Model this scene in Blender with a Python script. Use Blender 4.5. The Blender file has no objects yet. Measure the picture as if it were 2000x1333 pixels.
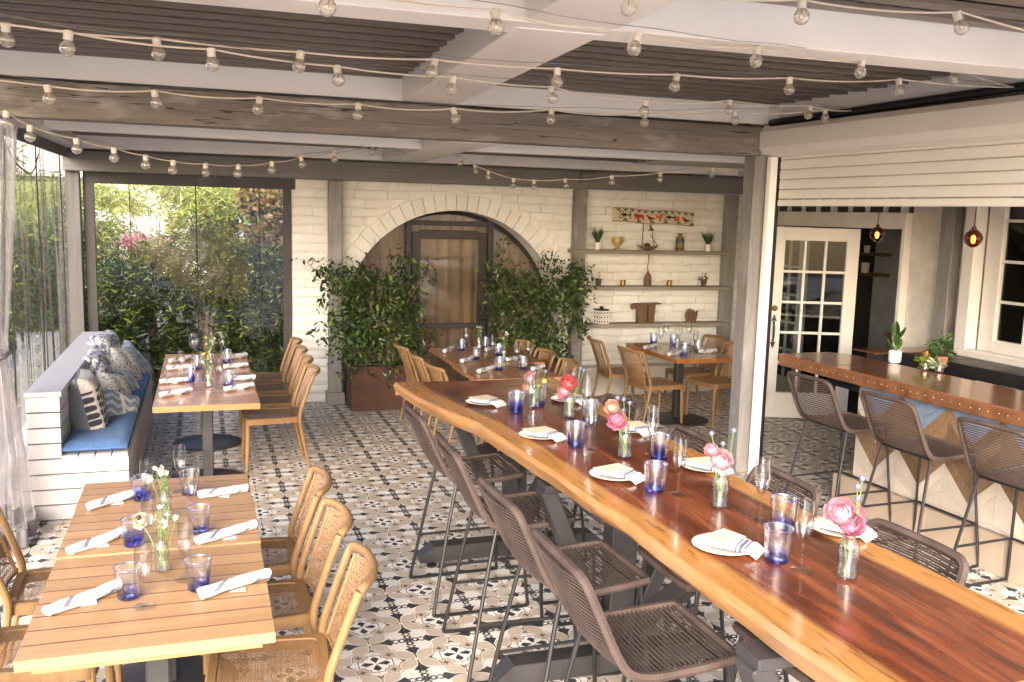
import bpy, math, random
import numpy as np
from mathutils import Vector, Matrix
R_ = math.radians
random.seed(7); rng = np.random.default_rng(7)
sc = bpy.context.scene
col = sc.collection

# ------------------------------------------------------------------ camera, world, sun, exposure
CAM = np.array([-1.1459, -4.1172, 2.141]); FPX = 1798.5
def _basis(yaw, pitch, roll):
    cy, sy = math.cos(yaw), math.sin(yaw)
    f = np.array([sy*math.cos(pitch), cy*math.cos(pitch), -math.sin(pitch)])
    r = np.array([cy, -sy, 0.0]); u = np.cross(r, f)
    c, s = math.cos(roll), math.sin(roll)
    return c*r+s*u, -s*r+c*u, f
CR, CU, CF = _basis(0.324733, 0.13669, 0.026979)
cam = bpy.data.cameras.new('camera'); co = bpy.data.objects.new('camera', cam); col.objects.link(co)
cam.sensor_width = 36; cam.lens = FPX/2000*36; cam.clip_end = 400; cam.clip_start = 0.05
M = Matrix(((CR[0], CU[0], -CF[0], CAM[0]), (CR[1], CU[1], -CF[1], CAM[1]), (CR[2], CU[2], -CF[2], CAM[2]), (0, 0, 0, 1)))
co.matrix_world = M; sc.camera = co

SUN_EL, SUN_AZ = R_(25), R_(206)      # azimuth clockwise from +Y: the sun stands behind the camera on its left
w = bpy.data.worlds.new('World'); sc.world = w; w.use_nodes = True
nt = w.node_tree; nt.nodes.clear()
sky = nt.nodes.new('ShaderNodeTexSky'); sky.sky_type = 'NISHITA'; sky.sun_disc = False
sky.sun_elevation = SUN_EL; sky.sun_rotation = SUN_AZ
sky.air_density = 0.8; sky.dust_density = 3.0; sky.ozone_density = 0.6
bg = nt.nodes.new('ShaderNodeBackground'); bg.inputs[1].default_value = 0.15
wo = nt.nodes.new('ShaderNodeOutputWorld')
nt.links.new(sky.outputs[0], bg.inputs[0]); nt.links.new(bg.outputs[0], wo.inputs[0])
sl = bpy.data.lights.new('sun', 'SUN'); sl.energy = 0.55; sl.angle = R_(30); sl.color = (1.0, 0.98, 0.96)
so = bpy.data.objects.new('sun', sl); col.objects.link(so)
so.rotation_euler = Vector((-math.sin(SUN_AZ)*math.cos(SUN_EL), -math.cos(SUN_AZ)*math.cos(SUN_EL), -math.sin(SUN_EL))).to_track_quat('-Z', 'Y').to_euler()
sc.view_settings.view_transform = 'Standard'; sc.view_settings.look = 'None'
sc.view_settings.gamma = 1.0; sc.view_settings.use_curve_mapping = False
sc.view_settings.use_white_balance = True; sc.view_settings.white_balance_temperature = 6350; sc.view_settings.white_balance_tint = 12
sc.view_settings.exposure = 2.6
cy = sc.cycles
cy.use_denoising = True; cy.max_bounces = 8; cy.diffuse_bounces = 4; cy.glossy_bounces = 4
cy.transmission_bounces = 6; cy.transparent_max_bounces = 32
cy.caustics_reflective = False; cy.caustics_refractive = False; cy.sample_clamp_indirect = 6

def ray(px, py):
    return CR*((px-1000)/FPX) - CU*((py-666.5)/FPX) + CF
def on(ax, v, px, py):
    d = ray(px, py); t = (v-CAM[ax])/d[ax]; return CAM+t*d
def atz(px, py, z): return on(2, z, px, py)
def aty(px, py, y): return on(1, y, px, py)
def atx(px, py, x): return on(0, x, px, py)
def atd(px, py, d): return CAM+ray(px, py)*d
def on_plane(px, py, A, B):          # the vertical plane through A and B
    n = np.array([-(B[1]-A[1]), B[0]-A[0], 0.0]); d = ray(px, py)
    return CAM+d*(np.dot(n, np.array(A)-CAM)/np.dot(n, d))

# ------------------------------------------------------------------ mesh building
class MB:
    def __init__(s): s.v = []; s.f = []; s.m = []; s.uv = {}
    def add(s, vs, fs, mi=0):
        o = len(s.v); s.v += [tuple(map(float, p)) for p in vs]
        s.f += [tuple(i+o for i in f) for f in fs]; s.m += [mi]*len(fs); return o
    def box(s, c, h, ch=0.0, rot=None, mi=0):
        """box about centre c with full sizes h, chamfer ch, optional 3x3 rotation"""
        hx, hy, hz = h[0]/2, h[1]/2, h[2]/2; ch = min(ch, hx*.9, hy*.9, hz*.9)
        V = []; F = []
        if ch <= 0:
            V = [(x*hx, y*hy, z*hz) for x in (-1, 1) for y in (-1, 1) for z in (-1, 1)]
            F = [(0, 1, 3, 2), (4, 6, 7, 5), (0, 4, 5, 1), (2, 3, 7, 6), (0, 2, 6, 4), (1, 5, 7, 3)]
        else:
            idx = {}
            for x in (-1, 1):
                for y in (-1, 1):
                    for z in (-1, 1):
                        for a in range(3):
                            p = [x*(hx-ch), y*(hy-ch), z*(hz-ch)]; p[a] = (x*hx, y*hy, z*hz)[a]
                            idx[(x, y, z, a)] = len(V); V.append(tuple(p))
            cyc = ((-1, -1), (-1, 1), (1, 1), (1, -1))
            for g in (-1, 1):
                F.append([idx[(g, p, q, 0)] for p, q in cyc]); F.append([idx[(p, g, q, 1)] for p, q in cyc]); F.append([idx[(p, q, g, 2)] for p, q in cyc])
            for p in (-1, 1):
                for q in (-1, 1):
                    F.append([idx[(p, q, -1, 0)], idx[(p, q, 1, 0)], idx[(p, q, 1, 1)], idx[(p, q, -1, 1)]])
                    F.append([idx[(p, -1, q, 0)], idx[(p, 1, q, 0)], idx[(p, 1, q, 2)], idx[(p, -1, q, 2)]])
                    F.append([idx[(-1, p, q, 1)], idx[(1, p, q, 1)], idx[(1, p, q, 2)], idx[(-1, p, q, 2)]])
            for x in (-1, 1):
                for y in (-1, 1):
                    for z in (-1, 1): F.append([idx[(x, y, z, a)] for a in range(3)])
        A = np.array(V)
        G = []
        for f in F:
            p = A[list(f)]; n = np.cross(p[1]-p[0], p[2]-p[0])
            G.append(tuple(f) if np.dot(n, p.mean(0)) > 0 else tuple(reversed(f)))
        if rot is not None: A = A @ np.array(rot).T
        s.add(A+np.array(c), G, mi); return s
    def bar(s, a, b, w, h, ch=0.0, up=(0, 0, 1), mi=0):
        a, b = np.array(a, float), np.array(b, float); d = b-a; L = np.linalg.norm(d); d /= L
        u = np.array(up, float); u -= d*np.dot(u, d)
        if np.linalg.norm(u) < 1e-6: u = np.array([1.0, 0, 0])-d*d[0]
        u /= np.linalg.norm(u); v = np.cross(u, d)
        return s.box((a+b)/2, (L, w, h), ch, np.stack([d, v, u], 1), mi)
    def tube(s, P, r, n=8, closed=False, cap=True, mi=0, flat=1.0):
        P = [np.array(p, float) for p in P]; N = len(P)
        rs = [r]*N if np.isscalar(r) else list(r)
        T = []
        for i in range(N):
            a = P[(i-1) % N] if closed or i > 0 else P[i]; b = P[(i+1) % N] if closed or i < N-1 else P[i]
            t = b-a; T.append(t/(np.linalg.norm(t)+1e-12))
        u = np.array([0, 0, 1.0]); u = u-T[0]*np.dot(u, T[0])
        if np.linalg.norm(u) < .2: u = np.array([1.0, 0, 0])-T[0]*T[0][0]
        u /= np.linalg.norm(u); V = []
        for i in range(N):
            u = u-T[i]*np.dot(u, T[i]); u /= np.linalg.norm(u)+1e-12; b = np.cross(T[i], u)
            for k in range(n):
                t = 2*math.pi*(k+.5)/n; V.append(P[i]+rs[i]*(math.cos(t)*u*flat+math.sin(t)*b))
        F = []
        for i in range(N if closed else N-1):
            j = (i+1) % N
            for k in range(n):
                q = (k+1) % n; F.append((i*n+k, i*n+q, j*n+q, j*n+k))
        if cap and not closed:
            F.append(tuple(range(n-1, -1, -1))); F.append(tuple((N-1)*n+k for k in range(n)))
        s.add(V, F, mi); return s
    def lathe(s, prof, n=20, c=(0, 0, 0), mi=0, cap=False):
        V = []; F = []
        for r, z in prof:
            for k in range(n):
                t = 2*math.pi*k/n; V.append((c[0]+r*math.cos(t), c[1]+r*math.sin(t), c[2]+z))
        for i in range(len(prof)-1):
            for k in range(n):
                q = (k+1) % n; F.append((i*n+k, i*n+q, (i+1)*n+q, (i+1)*n+k))
        if cap:
            F.append(tuple(range(n-1, -1, -1))); F.append(tuple((len(prof)-1)*n+k for k in range(n)))
        s.add(V, F, mi); return s
    def prism(s, poly, z0, z1, mi=0):
        """vertical prism over a 2D polygon"""
        n = len(poly); V = [(x, y, z0) for x, y in poly]+[(x, y, z1) for x, y in poly]
        F = [tuple(range(n-1, -1, -1)), tuple(range(n, 2*n))]+[(i, (i+1) % n, n+(i+1) % n, n+i) for i in range(n)]
        s.add(V, F, mi); return s
    def prismy(s, poly, y0, y1, mi=0):
        """prism along y over a polygon given in (x, z)"""
        n = len(poly); V = [(x, y0, z) for x, z in poly]+[(x, y1, z) for x, z in poly]
        F = [tuple(range(n)), tuple(range(2*n-1, n-1, -1))]+[(i, n+i, n+(i+1) % n, (i+1) % n) for i in range(n)]
        s.add(V, F, mi); return s
    def grid(s, fn, nu, nv, mi=0, close_u=False, uv=False):
        V = [fn(i/(nu if close_u else nu-1), j/(nv-1)) for j in range(nv) for i in range(nu)]
        F = []
        for j in range(nv-1):
            for i in range(nu if close_u else nu-1):
                k = (i+1) % nu; F.append((j*nu+i, j*nu+k, (j+1)*nu+k, (j+1)*nu+i))
        o = s.add(V, F, mi)
        if uv:
            for j in range(nv):
                for i in range(nu): s.uv[o+j*nu+i] = (i/(nu-1), j/(nv-1))
        return s
    def mesh(s, name, mats, smooth=True, sharp=35):
        me = bpy.data.meshes.new(name); me.from_pydata(s.v, [], s.f)
        for m in (mats if isinstance(mats, (list, tuple)) else [mats]): me.materials.append(m)
        if any(s.m): me.polygons.foreach_set('material_index', s.m)
        if s.uv:
            ul = me.uv_layers.new(name='UVMap'); li = np.zeros(len(me.loops), np.int32); me.loops.foreach_get('vertex_index', li)
            uv = np.array([s.uv.get(i, (0, 0)) for i in range(len(s.v))], np.float32)[li]; ul.data.foreach_set('uv', uv.ravel())
        me.polygons.foreach_set('use_smooth', [smooth]*len(me.polygons))
        if smooth and sharp: me.set_sharp_from_angle(angle=R_(sharp))
        me.update(); return me

def obj(name, me, parent=None, loc=None, rot=None, scale=None, mats=None, **kw):
    if isinstance(me, MB): me = me.mesh(name, mats, **kw)
    o = bpy.data.objects.new(name, me); col.objects.link(o)
    if parent is not None: o.parent = parent
    if loc is not None: o.location = loc
    if rot is not None: o.rotation_euler = rot
    if scale is not None: o.scale = scale
    return o
def tag(o, label=None, cat=None, group=None, kind=None):
    for k, v in (('label', label), ('category', cat), ('group', group), ('kind', kind)):
        if v: o[k] = v
    return o
def thing(name, label, cat, loc=(0, 0, 0), rz=0, group=None):
    o = bpy.data.objects.new(name, None); o.empty_display_size = .1; col.objects.link(o)
    o.location = loc; o.rotation_euler = (0, 0, rz)
    return tag(o, label, cat, group)
def struct(name, me, mats=None, parent=None, **kw):
    return tag(obj(name, me, parent, mats=mats, **kw), kind='structure')
def dup(root, loc, rz=0, label=None, sc_=None):
    r = root.copy(); col.objects.link(r); r.location = loc; r.rotation_euler = (0, 0, rz)
    if label: r['label'] = label
    if sc_: r.scale = sc_
    for ch in root.children:
        c = ch.copy(); col.objects.link(c); c.parent = r
        for g in ch.children:
            d = g.copy(); col.objects.link(d); d.parent = c
    return r
class Kind:
    """first call uses the prototype itself, later calls copy it"""
    def __init__(s, root): s.root = root; s.used = False
    def put(s, loc, rz=0, label=None, sc_=None):
        loc = tuple(float(a) for a in loc)
        if not s.used:
            s.used = True; r = s.root; r.location = loc; r.rotation_euler = (0, 0, rz)
            if label: r['label'] = label
            if sc_: r.scale = sc_
            return r
        return dup(s.root, loc, rz, label, sc_)

def leaves(name, C, L, W, mat, parent=None, droop=.3, up=.3, seed=1, kind='stuff', jit=.35):
    """many leaf-sized bent diamonds at the points C"""
    g = np.random.default_rng(seed); n = len(C)
    d = g.normal(size=(n, 3)); d[:, 2] = d[:, 2]*.6-droop; d /= np.linalg.norm(d, axis=1)[:, None]
    s = np.cross(d, g.normal(size=(n, 3))+np.array([0, 0, up*2])); s /= np.linalg.norm(s, axis=1)[:, None]+1e-9
    nn = np.cross(s, d); l = (L*(1+jit*g.normal(size=n)).clip(.35, 1.9))[:, None]; w_ = W/L*l*.5
    V = np.empty((n, 4, 3)); V[:, 0] = C; V[:, 1] = C+d*l*.45+s*w_+nn*w_*.25; V[:, 2] = C+d*l-nn*l*.06; V[:, 3] = C+d*l*.45-s*w_+nn*w_*.25
    me = bpy.data.meshes.new(name); me.vertices.add(4*n); me.vertices.foreach_set('co', V.astype(np.float32).ravel())
    a = (np.arange(n)*4)[:, None]; tri = np.concatenate([a+np.array([0, 1, 2]), a+np.array([0, 2, 3])], 1).ravel().astype(np.int32)
    me.loops.add(6*n); me.loops.foreach_set('vertex_index', tri); me.polygons.add(2*n)
    me.polygons.foreach_set('loop_start', (np.arange(2*n)*3).astype(np.int32))
    me.polygons.foreach_set('use_smooth', [True]*(2*n)); me.materials.append(mat); me.update(calc_edges=True)
    o = obj(name, me, parent)
    if kind: o['kind'] = kind
    return o
def blob_points(n, blobs, seed=1, shell=.55):
    """points clumped round sub-centres scattered through ellipsoids (cx,cy,cz,rx,ry,rz)"""
    g = np.random.default_rng(seed); vol = np.array([b[3]*b[4]*b[5] for b in blobs]); pk = g.choice(len(blobs), n, p=vol/vol.sum())
    B = np.array(blobs)[pk]
    nc = 46; cl = g.normal(size=(len(blobs), nc, 3)); cl /= np.linalg.norm(cl, axis=2)[..., None]; cl *= (shell+(1-shell)*g.random((len(blobs), nc, 1)))
    c = cl[pk, g.integers(0, nc, n)]
    p = c+g.normal(size=(n, 3))*.17
    return B[:, :3]+p*B[:, 3:]
# ------------------------------------------------------------------ materials (node based)
class S:
    """a node socket with arithmetic"""
    def __init__(s, g, k): s.g = g; s.k = k
    def _b(s, op, o, rev=False): return s.g.math(op, o, s) if rev else s.g.math(op, s, o)
    def __add__(s, o): return s._b('ADD', o)
    __radd__ = __add__
    def __mul__(s, o): return s._b('MULTIPLY', o)
    __rmul__ = __mul__
    def __sub__(s, o): return s._b('SUBTRACT', o)
    def __rsub__(s, o): return s._b('SUBTRACT', o, True)
    def __truediv__(s, o): return s._b('DIVIDE', o)
    def lt(s, o): return s._b('LESS_THAN', o)
    def gt(s, o): return s._b('GREATER_THAN', o)
    def mn(s, o): return s._b('MINIMUM', o)
    def mx(s, o): return s._b('MAXIMUM', o)
    def pw(s, o): return s._b('POWER', o)
    def ab(s): return s.g.math('ABSOLUTE', s)
    def sin(s): return s.g.math('SINE', s)
    def fr(s): return s.g.math('FRACT', s)
    def fl(s): return s.g.math('FLOOR', s)
    def sq(s): return s.g.math('SQRT', s)
class Mat:
    def __init__(s, name, col=(.5, .5, .5), rough=.5, metal=0, spec=.5, coat=0):
        s.m = bpy.data.materials.new(name); s.m.use_nodes = True; s.t = s.m.node_tree; s.N = s.t.nodes
        s.b = s.N['Principled BSDF']; s.out = s.N['Material Output']
        s.set('Base Color', col); s.set('Roughness', rough); s.set('Metallic', metal); s.set('Specular IOR Level', spec); s.set('Coat Weight', coat)
    def lk(s, v, inp):
        if isinstance(v, S): s.t.links.new(v.k, inp)
        elif isinstance(v, (tuple, list)) and inp.type == 'RGBA': inp.default_value = (*v[:3], 1)
        else: inp.default_value = v
    def set(s, n, v): s.lk(v, s.b.inputs[n]); return s
    def node(s, ty, out=0, props=None, **kw):
        n = s.N.new(ty)
        for k, v in (props or {}).items(): setattr(n, k, v)
        for k, v in kw.items():
            key = k.replace('_', ' ')
            s.lk(v, n.inputs[key])
        return S(s, n.outputs[out])
    def math(s, op, a, b=None, c=None):
        n = s.N.new('ShaderNodeMath'); n.operation = op
        for i, v in enumerate((a, b, c)):
            if v is not None: s.lk(v, n.inputs[i])
        return S(s, n.outputs[0])
    def mix(s, f, a, b, blend='MIX'):
        n = s.N.new('ShaderNodeMix'); n.data_type = 'RGBA'; n.blend_type = blend
        s.lk(f, n.inputs[0]); s.lk(a, n.inputs[6]); s.lk(b, n.inputs[7]); return S(s, n.outputs[2])
    def coord(s, which='Object'): return S(s, s.N.new('ShaderNodeTexCoord').outputs[which])
    def pos(s): return S(s, s.N.new('ShaderNodeNewGeometry').outputs['Position'])
    def island(s): return S(s, s.N.new('ShaderNodeNewGeometry').outputs['Random Per Island'])
    def rnd(s): return S(s, s.N.new('ShaderNodeObjectInfo').outputs['Random'])
    def xyz(s, v):
        n = s.N.new('ShaderNodeSeparateXYZ'); s.lk(v, n.inputs[0]); return [S(s, n.outputs[i]) for i in range(3)]
    def vec(s, x, y, z):
        n = s.N.new('ShaderNodeCombineXYZ')
        for i, a in enumerate((x, y, z)): s.lk(a, n.inputs[i])
        return S(s, n.outputs[0])
    def scale(s, v, sc3, off=None):
        n = s.N.new('ShaderNodeMapping'); s.lk(v, n.inputs[0]); n.inputs['Scale'].default_value = sc3
        if off is not None: s.lk(off, n.inputs['Location'])
        return S(s, n.outputs[0])
    def noise(s, v, scale=5, detail=3, rough=.55, dist=0):
        return s.node('ShaderNodeTexNoise', 0, Vector=v, Scale=scale, Detail=detail, Roughness=rough, Distortion=dist)
    def ramp(s, f, stops):
        n = s.N.new('ShaderNodeValToRGB'); s.lk(f, n.inputs[0]); e = n.color_ramp.elements
        while len(e) < len(stops): e.new(.5)
        for el, (p, c) in zip(e, stops): el.position = p; el.color = (*c, 1)
        return S(s, n.outputs[0])
    def rng(s, f, a, b, c=0, d=1):
        n = s.N.new('ShaderNodeMapRange'); s.lk(f, n.inputs[0])
        for i, v in enumerate((a, b, c, d)): n.inputs[i+1].default_value = v
        return S(s, n.outputs[0])
    def bump(s, h, strength=.3, dist=.01):
        n = s.N.new('ShaderNodeBump'); n.inputs['Strength'].default_value = strength; n.inputs['Distance'].default_value = dist
        s.lk(h, n.inputs['Height']); s.set('Normal', S(s, n.outputs[0])); return s
def tint(c, k): return tuple(min(1, a*k) for a in c)
def plain(name, c, rough=.5, metal=0, var=.12, scale=6, bump=0, bscale=60, spec=.5, rv=.1, bdist=.004):
    m = Mat(name, c, rough, metal, spec); v = m.coord(); n = m.noise(v, scale, 4)
    m.set('Base Color', m.mix(m.rng(n, .3, .7), tint(c, 1-var), tint(c, 1+var)))
    if rv: m.set('Roughness', m.rng(n, .3, .7, max(.02, rough-rv), min(1, rough+rv)))
    if bump: m.bump(m.noise(v, bscale, 3), bump, bdist)
    return m.m
def wood(name, c1, c2, axis=0, scale=1.0, rough=.55, rnd=.2, bump=.25, coat=0, spots=None, spec=.4, fine=1.0, crack=False):
    """grain stretched along one axis of the object, each piece its own tone"""
    m = Mat(name, c1, rough, 0, spec, coat); v = m.coord(); r = m.rnd()
    k = [14*scale]*3; k[axis] = 1.1*scale
    off = m.vec(r*7.3, r*3.1, r*5.7)
    p = m.scale(v, k, off); a = m.noise(p, 1.0, 5, .62, 1.6)
    k2 = [85*scale*fine]*3; k2[axis] = 2.2*scale
    b = m.noise(m.scale(v, k2, off), 1.0, 3, .6)
    f = m.rng(a*.62+b*.38, .32, .68)
    c = m.mix(f, c1, c2)
    c = m.mix(1.0, c, m.mix(r, tint((1, 1, 1), 1-rnd), (1, 1, 1)), 'MULTIPLY')
    if spots:
        q = m.noise(m.scale(v, [2.2 if i == axis else 6 for i in range(3)], off), 1.3, 3)
        c = m.mix(m.rng(q, .52, .72), c, spots)
    if crack:
        k3 = [16]*3; k3[axis] = .5; cr = m.noise(m.scale(v, k3, off), 1.0, 2, .5, .3); c = m.mix((cr-.5).ab().lt(.006)*(a.gt(.48)), c, tint(c1, .25))
        vo = m.node('ShaderNodeTexVoronoi', 0, Vector=m.scale(v, [1.5 if i == axis else 5 for i in range(3)], off), Scale=1.0); c = m.mix(m.rng(vo, .03, .08, .6, 0), c, tint(c1, .3))
    m.set('Base Color', c); m.bump(b, bump, .002); return m.m
def thin_glass(name, c=(1, 1, 1), rough=.02, refl=1.0, grad=None, bump=None, milky=0.0, milk=(.8, .78, .76)):
    """thin clear sheet: see-through with a Fresnel reflection"""
    m = Mat(name); t = m.t; m.N.remove(m.b)
    tr = m.N.new('ShaderNodeBsdfTransparent'); gl = m.N.new('ShaderNodeBsdfGlossy'); gl.inputs['Roughness'].default_value = rough
    lw = m.N.new('ShaderNodeLayerWeight')
    mx = m.N.new('ShaderNodeMixShader')
    if grad: m.lk(grad(m), tr.inputs[0])
    else: m.lk(c, tr.inputs[0])
    f = ((S(m, lw.outputs['Facing']).pw(2.6)*1.0+.055)*refl).mn(1.0); m.lk(f, mx.inputs[0])
    if bump:
        bn = m.N.new('ShaderNodeBump'); bn.inputs['Strength'].default_value = bump[1]; bn.inputs['Distance'].default_value = bump[2]
        m.lk(m.noise(m.scale(m.pos(), bump[0]), 1.0, 3), bn.inputs['Height']); t.links.new(bn.outputs[0], gl.inputs['Normal'])
    t.links.new(tr.outputs[0], mx.inputs[1]); t.links.new(gl.outputs[0], mx.inputs[2]); last = mx.outputs[0]
    if milky:
        df = m.N.new('ShaderNodeBsdfDiffuse'); m.lk(milk, df.inputs[0]); tl = m.N.new('ShaderNodeBsdfTranslucent'); m.lk(milk, tl.inputs[0])
        h = m.N.new('ShaderNodeMixShader'); h.inputs[0].default_value = .5; t.links.new(df.outputs[0], h.inputs[1]); t.links.new(tl.outputs[0], h.inputs[2])
        m2 = m.N.new('ShaderNodeMixShader'); m.lk(milky if isinstance(milky, float) else milky(m), m2.inputs[0])
        t.links.new(last, m2.inputs[1]); t.links.new(h.outputs[0], m2.inputs[2]); last = m2.outputs[0]
    t.links.new(last, m.out.inputs[0]); return m.m
def leafmat(name, a, b, rough=.4, trans=.25, c=None):
    m = Mat(name, a, rough, 0, .4); r = m.island()
    cc = m.mix(r, a, b)
    if c: cc = m.mix(r.gt(.86), cc, c)
    m.set('Base Color', cc)
    tl = m.N.new('ShaderNodeBsdfTranslucent'); m.lk(cc, tl.inputs[0]); mx = m.N.new('ShaderNodeMixShader'); mx.inputs[0].default_value = trans
    m.t.links.new(m.b.outputs[0], mx.inputs[1]); m.t.links.new(tl.outputs[0], mx.inputs[2]); m.t.links.new(mx.outputs[0], m.out.inputs[0])
    return m.m

# encaustic floor tile: a four-tile figure drawn from folded world coordinates
def tile_mat():
    m = Mat('cement_tile', (.6, .56, .5), .42, 0, .3)
    P = m.pos(); x, y, z = m.xyz(P)
    a = m.math('PINGPONG', x, .2)*5.0; b = m.math('PINGPONG', y, .2)*5.0
    wob = m.noise(P, 55, 2); a = a+(wob-.5)*.03; b = b+(wob-.5)*.03
    p = a.mx(b); q = a.mn(b); e = 1.0-p; f = 1.0-q
    cream = (.73, .695, .635); white = (.80, .775, .725); beige = (.455, .385, .305); brown = (.135, .10, .076); dark = (.033, .035, .042)
    c = m.mix(m.noise(P, 3, 3), tint(cream, .95), tint(cream, 1.06))
    disc = lambda u, v, cu, cv, r: (((u-cu)*(u-cu)+(v-cv)*(v-cv)).sq()-r)
    # round petals towards the flower
    d = disc(a, b, .40, .40, .0)
    c = m.mix(d.lt(.215), c, m.mix(m.noise(P, 9, 2), tint(beige, 1.0), tint(beige, 1.25)))
    # curls round the mid-edge knots
    k = disc(p, q, .80, .16, .20).ab(); c = m.mix(k.lt(.030), c, brown)
    # leaf lens from the knot to the tile's centre
    t = (e+q)*.7071; s_ = (p+q-1.0)*.7071
    Wd = ((t-.05)*(3.14159/.62)).sin().mx(0.0)*.185*(t.gt(.05))*(t.lt(.67))
    c = m.mix(s_.ab().lt(Wd+.045)*(s_.lt(0.0)), c, brown)
    c = m.mix(s_.ab().lt(Wd+.022), c, white)
    c = m.mix(s_.ab().lt(Wd), c, m.mix(m.noise(P, 7, 2), tint(beige, .95), tint(beige, 1.3)))
    # brown four-point star on the diagonal
    st = ((a-.37).ab()+.0001).sq()+((b-.37).ab()+.0001).sq(); c = m.mix(st.lt(.40), c, brown)
    # flower: white lobes, dark arms
    lob = disc(a, b, .155, .155, .0); ax = (q.lt(.15))*(p.lt(.40))
    c = m.mix((lob.lt(.15)).mx((q.lt(.175))*(p.lt(.425))), c, brown)
    c = m.mix((lob.lt(.125)).mx(ax), c, white)
    arm = ((p-.03)*.50).mn((.36-p)*1.0); c = m.mix(q.lt(arm), c, dark)
    # black fan half-way along the far edges, hollow towards the chain
    fan = (q.gt(.27))*(e.lt((q-.25)*.68))*(q.lt(.64-e*.6)); c = m.mix(fan, c, dark)
    # chain of rings round the far corner
    rg = disc(e, f, .0, .165, .075).ab(); c = m.mix(rg.lt(.030), c, dark)
    rg2 = ((e*e*.35+(f-.33)*(f-.33)).sq()-.062).ab(); c = m.mix((rg2.lt(.010)), c, brown)
    c = m.mix((e+f).lt(.13), c, dark)
    c = m.mix(((e-f*.12-.02).ab().lt(.016))*(f.lt(.42))*(f.gt(.30)), c, dark)
    # wear, per-tile tone
    cell = m.node('ShaderNodeTexWhiteNoise', 0, {'noise_dimensions': '2D'}, Vector=m.vec((x*5.0).fl(), (y*5.0).fl(), 0.0))
    c = m.mix(1.0, c, m.mix(cell, (.90, .89, .88), (1, 1, 1)), 'MULTIPLY')
    c = m.mix(m.rng(m.noise(P, 1.3, 4), .45, .75, 0, .16), c, (.30, .27, .24))
    m.set('Base Color', c); m.set('Roughness', m.rng(m.noise(P, 11, 3), .3, .7, .34, .6)); m.bump(m.noise(P, 40, 3), .08, .002)
    return m.m
TILE = tile_mat()
GROUT = plain('grout', (.34, .31, .27), .9)
# painted slump block
def brick_mat():
    m = Mat('white_block_paint', (.70, .665, .60), .75, 0, .3); v = m.pos(); r = m.rnd()
    n = m.noise(v, 7, 4)
    c = m.mix(m.rng(n, .3, .7), (.73, .722, .695), (.795, .788, .76)); c = m.mix(1.0, c, m.mix(r, (.93, .925, .915), (1, 1, 1)), 'MULTIPLY')
    c = m.mix(m.rng(m.noise(m.scale(v, (1.6, 1.6, .8)), 1.0, 5, .65), .5, .78, 0, .35), c, (.47, .43, .37)); c = m.mix(m.rng(m.noise(v, 34, 3), .66, .72, 0, .3), c, (.40, .36, .31)); m.set('Base Color', c); k = m.noise(m.scale(v, (7, 7, 26)), 1.0, 5); m.bump(k*.7+m.noise(v, 60, 2)*.3, .55, .012); return m.m
BRICK = brick_mat()
PLASTER = plain('plaster', (.60, .56, .50), .8, bump=.15, bscale=30)
GREYX = wood('grey_stain_wood_x', (.125, .105, .09), (.27, .235, .205), 0, .7, .62, .12, .6, spots=(.34, .315, .29), crack=True)
GREYZ = wood('grey_stain_wood_z', (.17, .16, .15), (.27, .26, .25), 2, .7, .6, .15, .4, spots=(.30, .29, .28))
GREYZD = wood('grey_corner_post_wood', (.085, .08, .077), (.15, .143, .138), 2, .7, .6, .1, .4)
GREYD = wood('grey_back_beam', (.14, .135, .13), (.225, .22, .215), 0, .7, .6, .12, .4)
SHELF = wood('shelf_wood', (.19, .165, .14), (.33, .295, .25), 0, .8, .6, .15, .4)
WHITEM = plain('white_powder_coat', (.90, .875, .85), .42, var=.03, scale=2)
HOUSING = plain('shutter_housing_paint', (.74, .71, .665), .45, var=.03, scale=1.5)
WHITEP = plain('white_gloss_paint', (.70, .67, .625), .4, var=.05, bump=.06, bscale=25)
BENCHW = wood('white_painted_board', (.46, .447, .435), (.525, .512, .50), 1, .8, .5, .08, .35)
LOUV = plain('louvre_bronze', (.175, .14, .113), .45, .1, .05, 2)
BLACK = plain('black_metal', (.022, .021, .022), .42, .3, .2)
CHAR = plain('charcoal_metal', (.045, .042, .044), .45, .3, .2)
DARKF = plain('dark_frame', (.028, .023, .024), .5)
STEEL = plain('brushed_steel', (.45, .44, .42), .32, .9)
CANEW = wood('honey_frame', (.205, .112, .045), (.285, .168, .073), 2, .9, .45, .12, .15)
CANEP = plain('cane_strand', (.30, .17, .075), .55, var=.2, scale=30)
CANES = plain('seat_board_honey', (.30, .165, .065), .5, var=.1)
def rope_mat():
    m = Mat('brown_rope', (.08, .055, .045), .8, 0, .3); v = m.coord(); n = m.noise(v, 9, 4)
    m.set('Base Color', m.mix(m.rng(n, .3, .7), (.050, .034, .028), (.088, .062, .052))); m.bump(m.noise(v, 420, 2), .4, .002); return m.m
ROPE = rope_mat()
TEAK = wood('teak_slat', (.335, .18, .082), (.455, .27, .128), 0, .9, .42, .16, .12, spec=.5)
TEAKD = wood('teak_slat_far', (.30, .125, .05), (.43, .20, .085), 0, .9, .3, .16, .1, coat=.3)
BLOCK = wood('butcher_block', (.35, .14, .05), (.48, .215, .085), 0, .7, .25, .15, .06, coat=.4)
BLOCKY = wood('butcher_block_y', (.30, .105, .03), (.47, .20, .065), 1, .7, .22, .3, .06, coat=.4)
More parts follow.
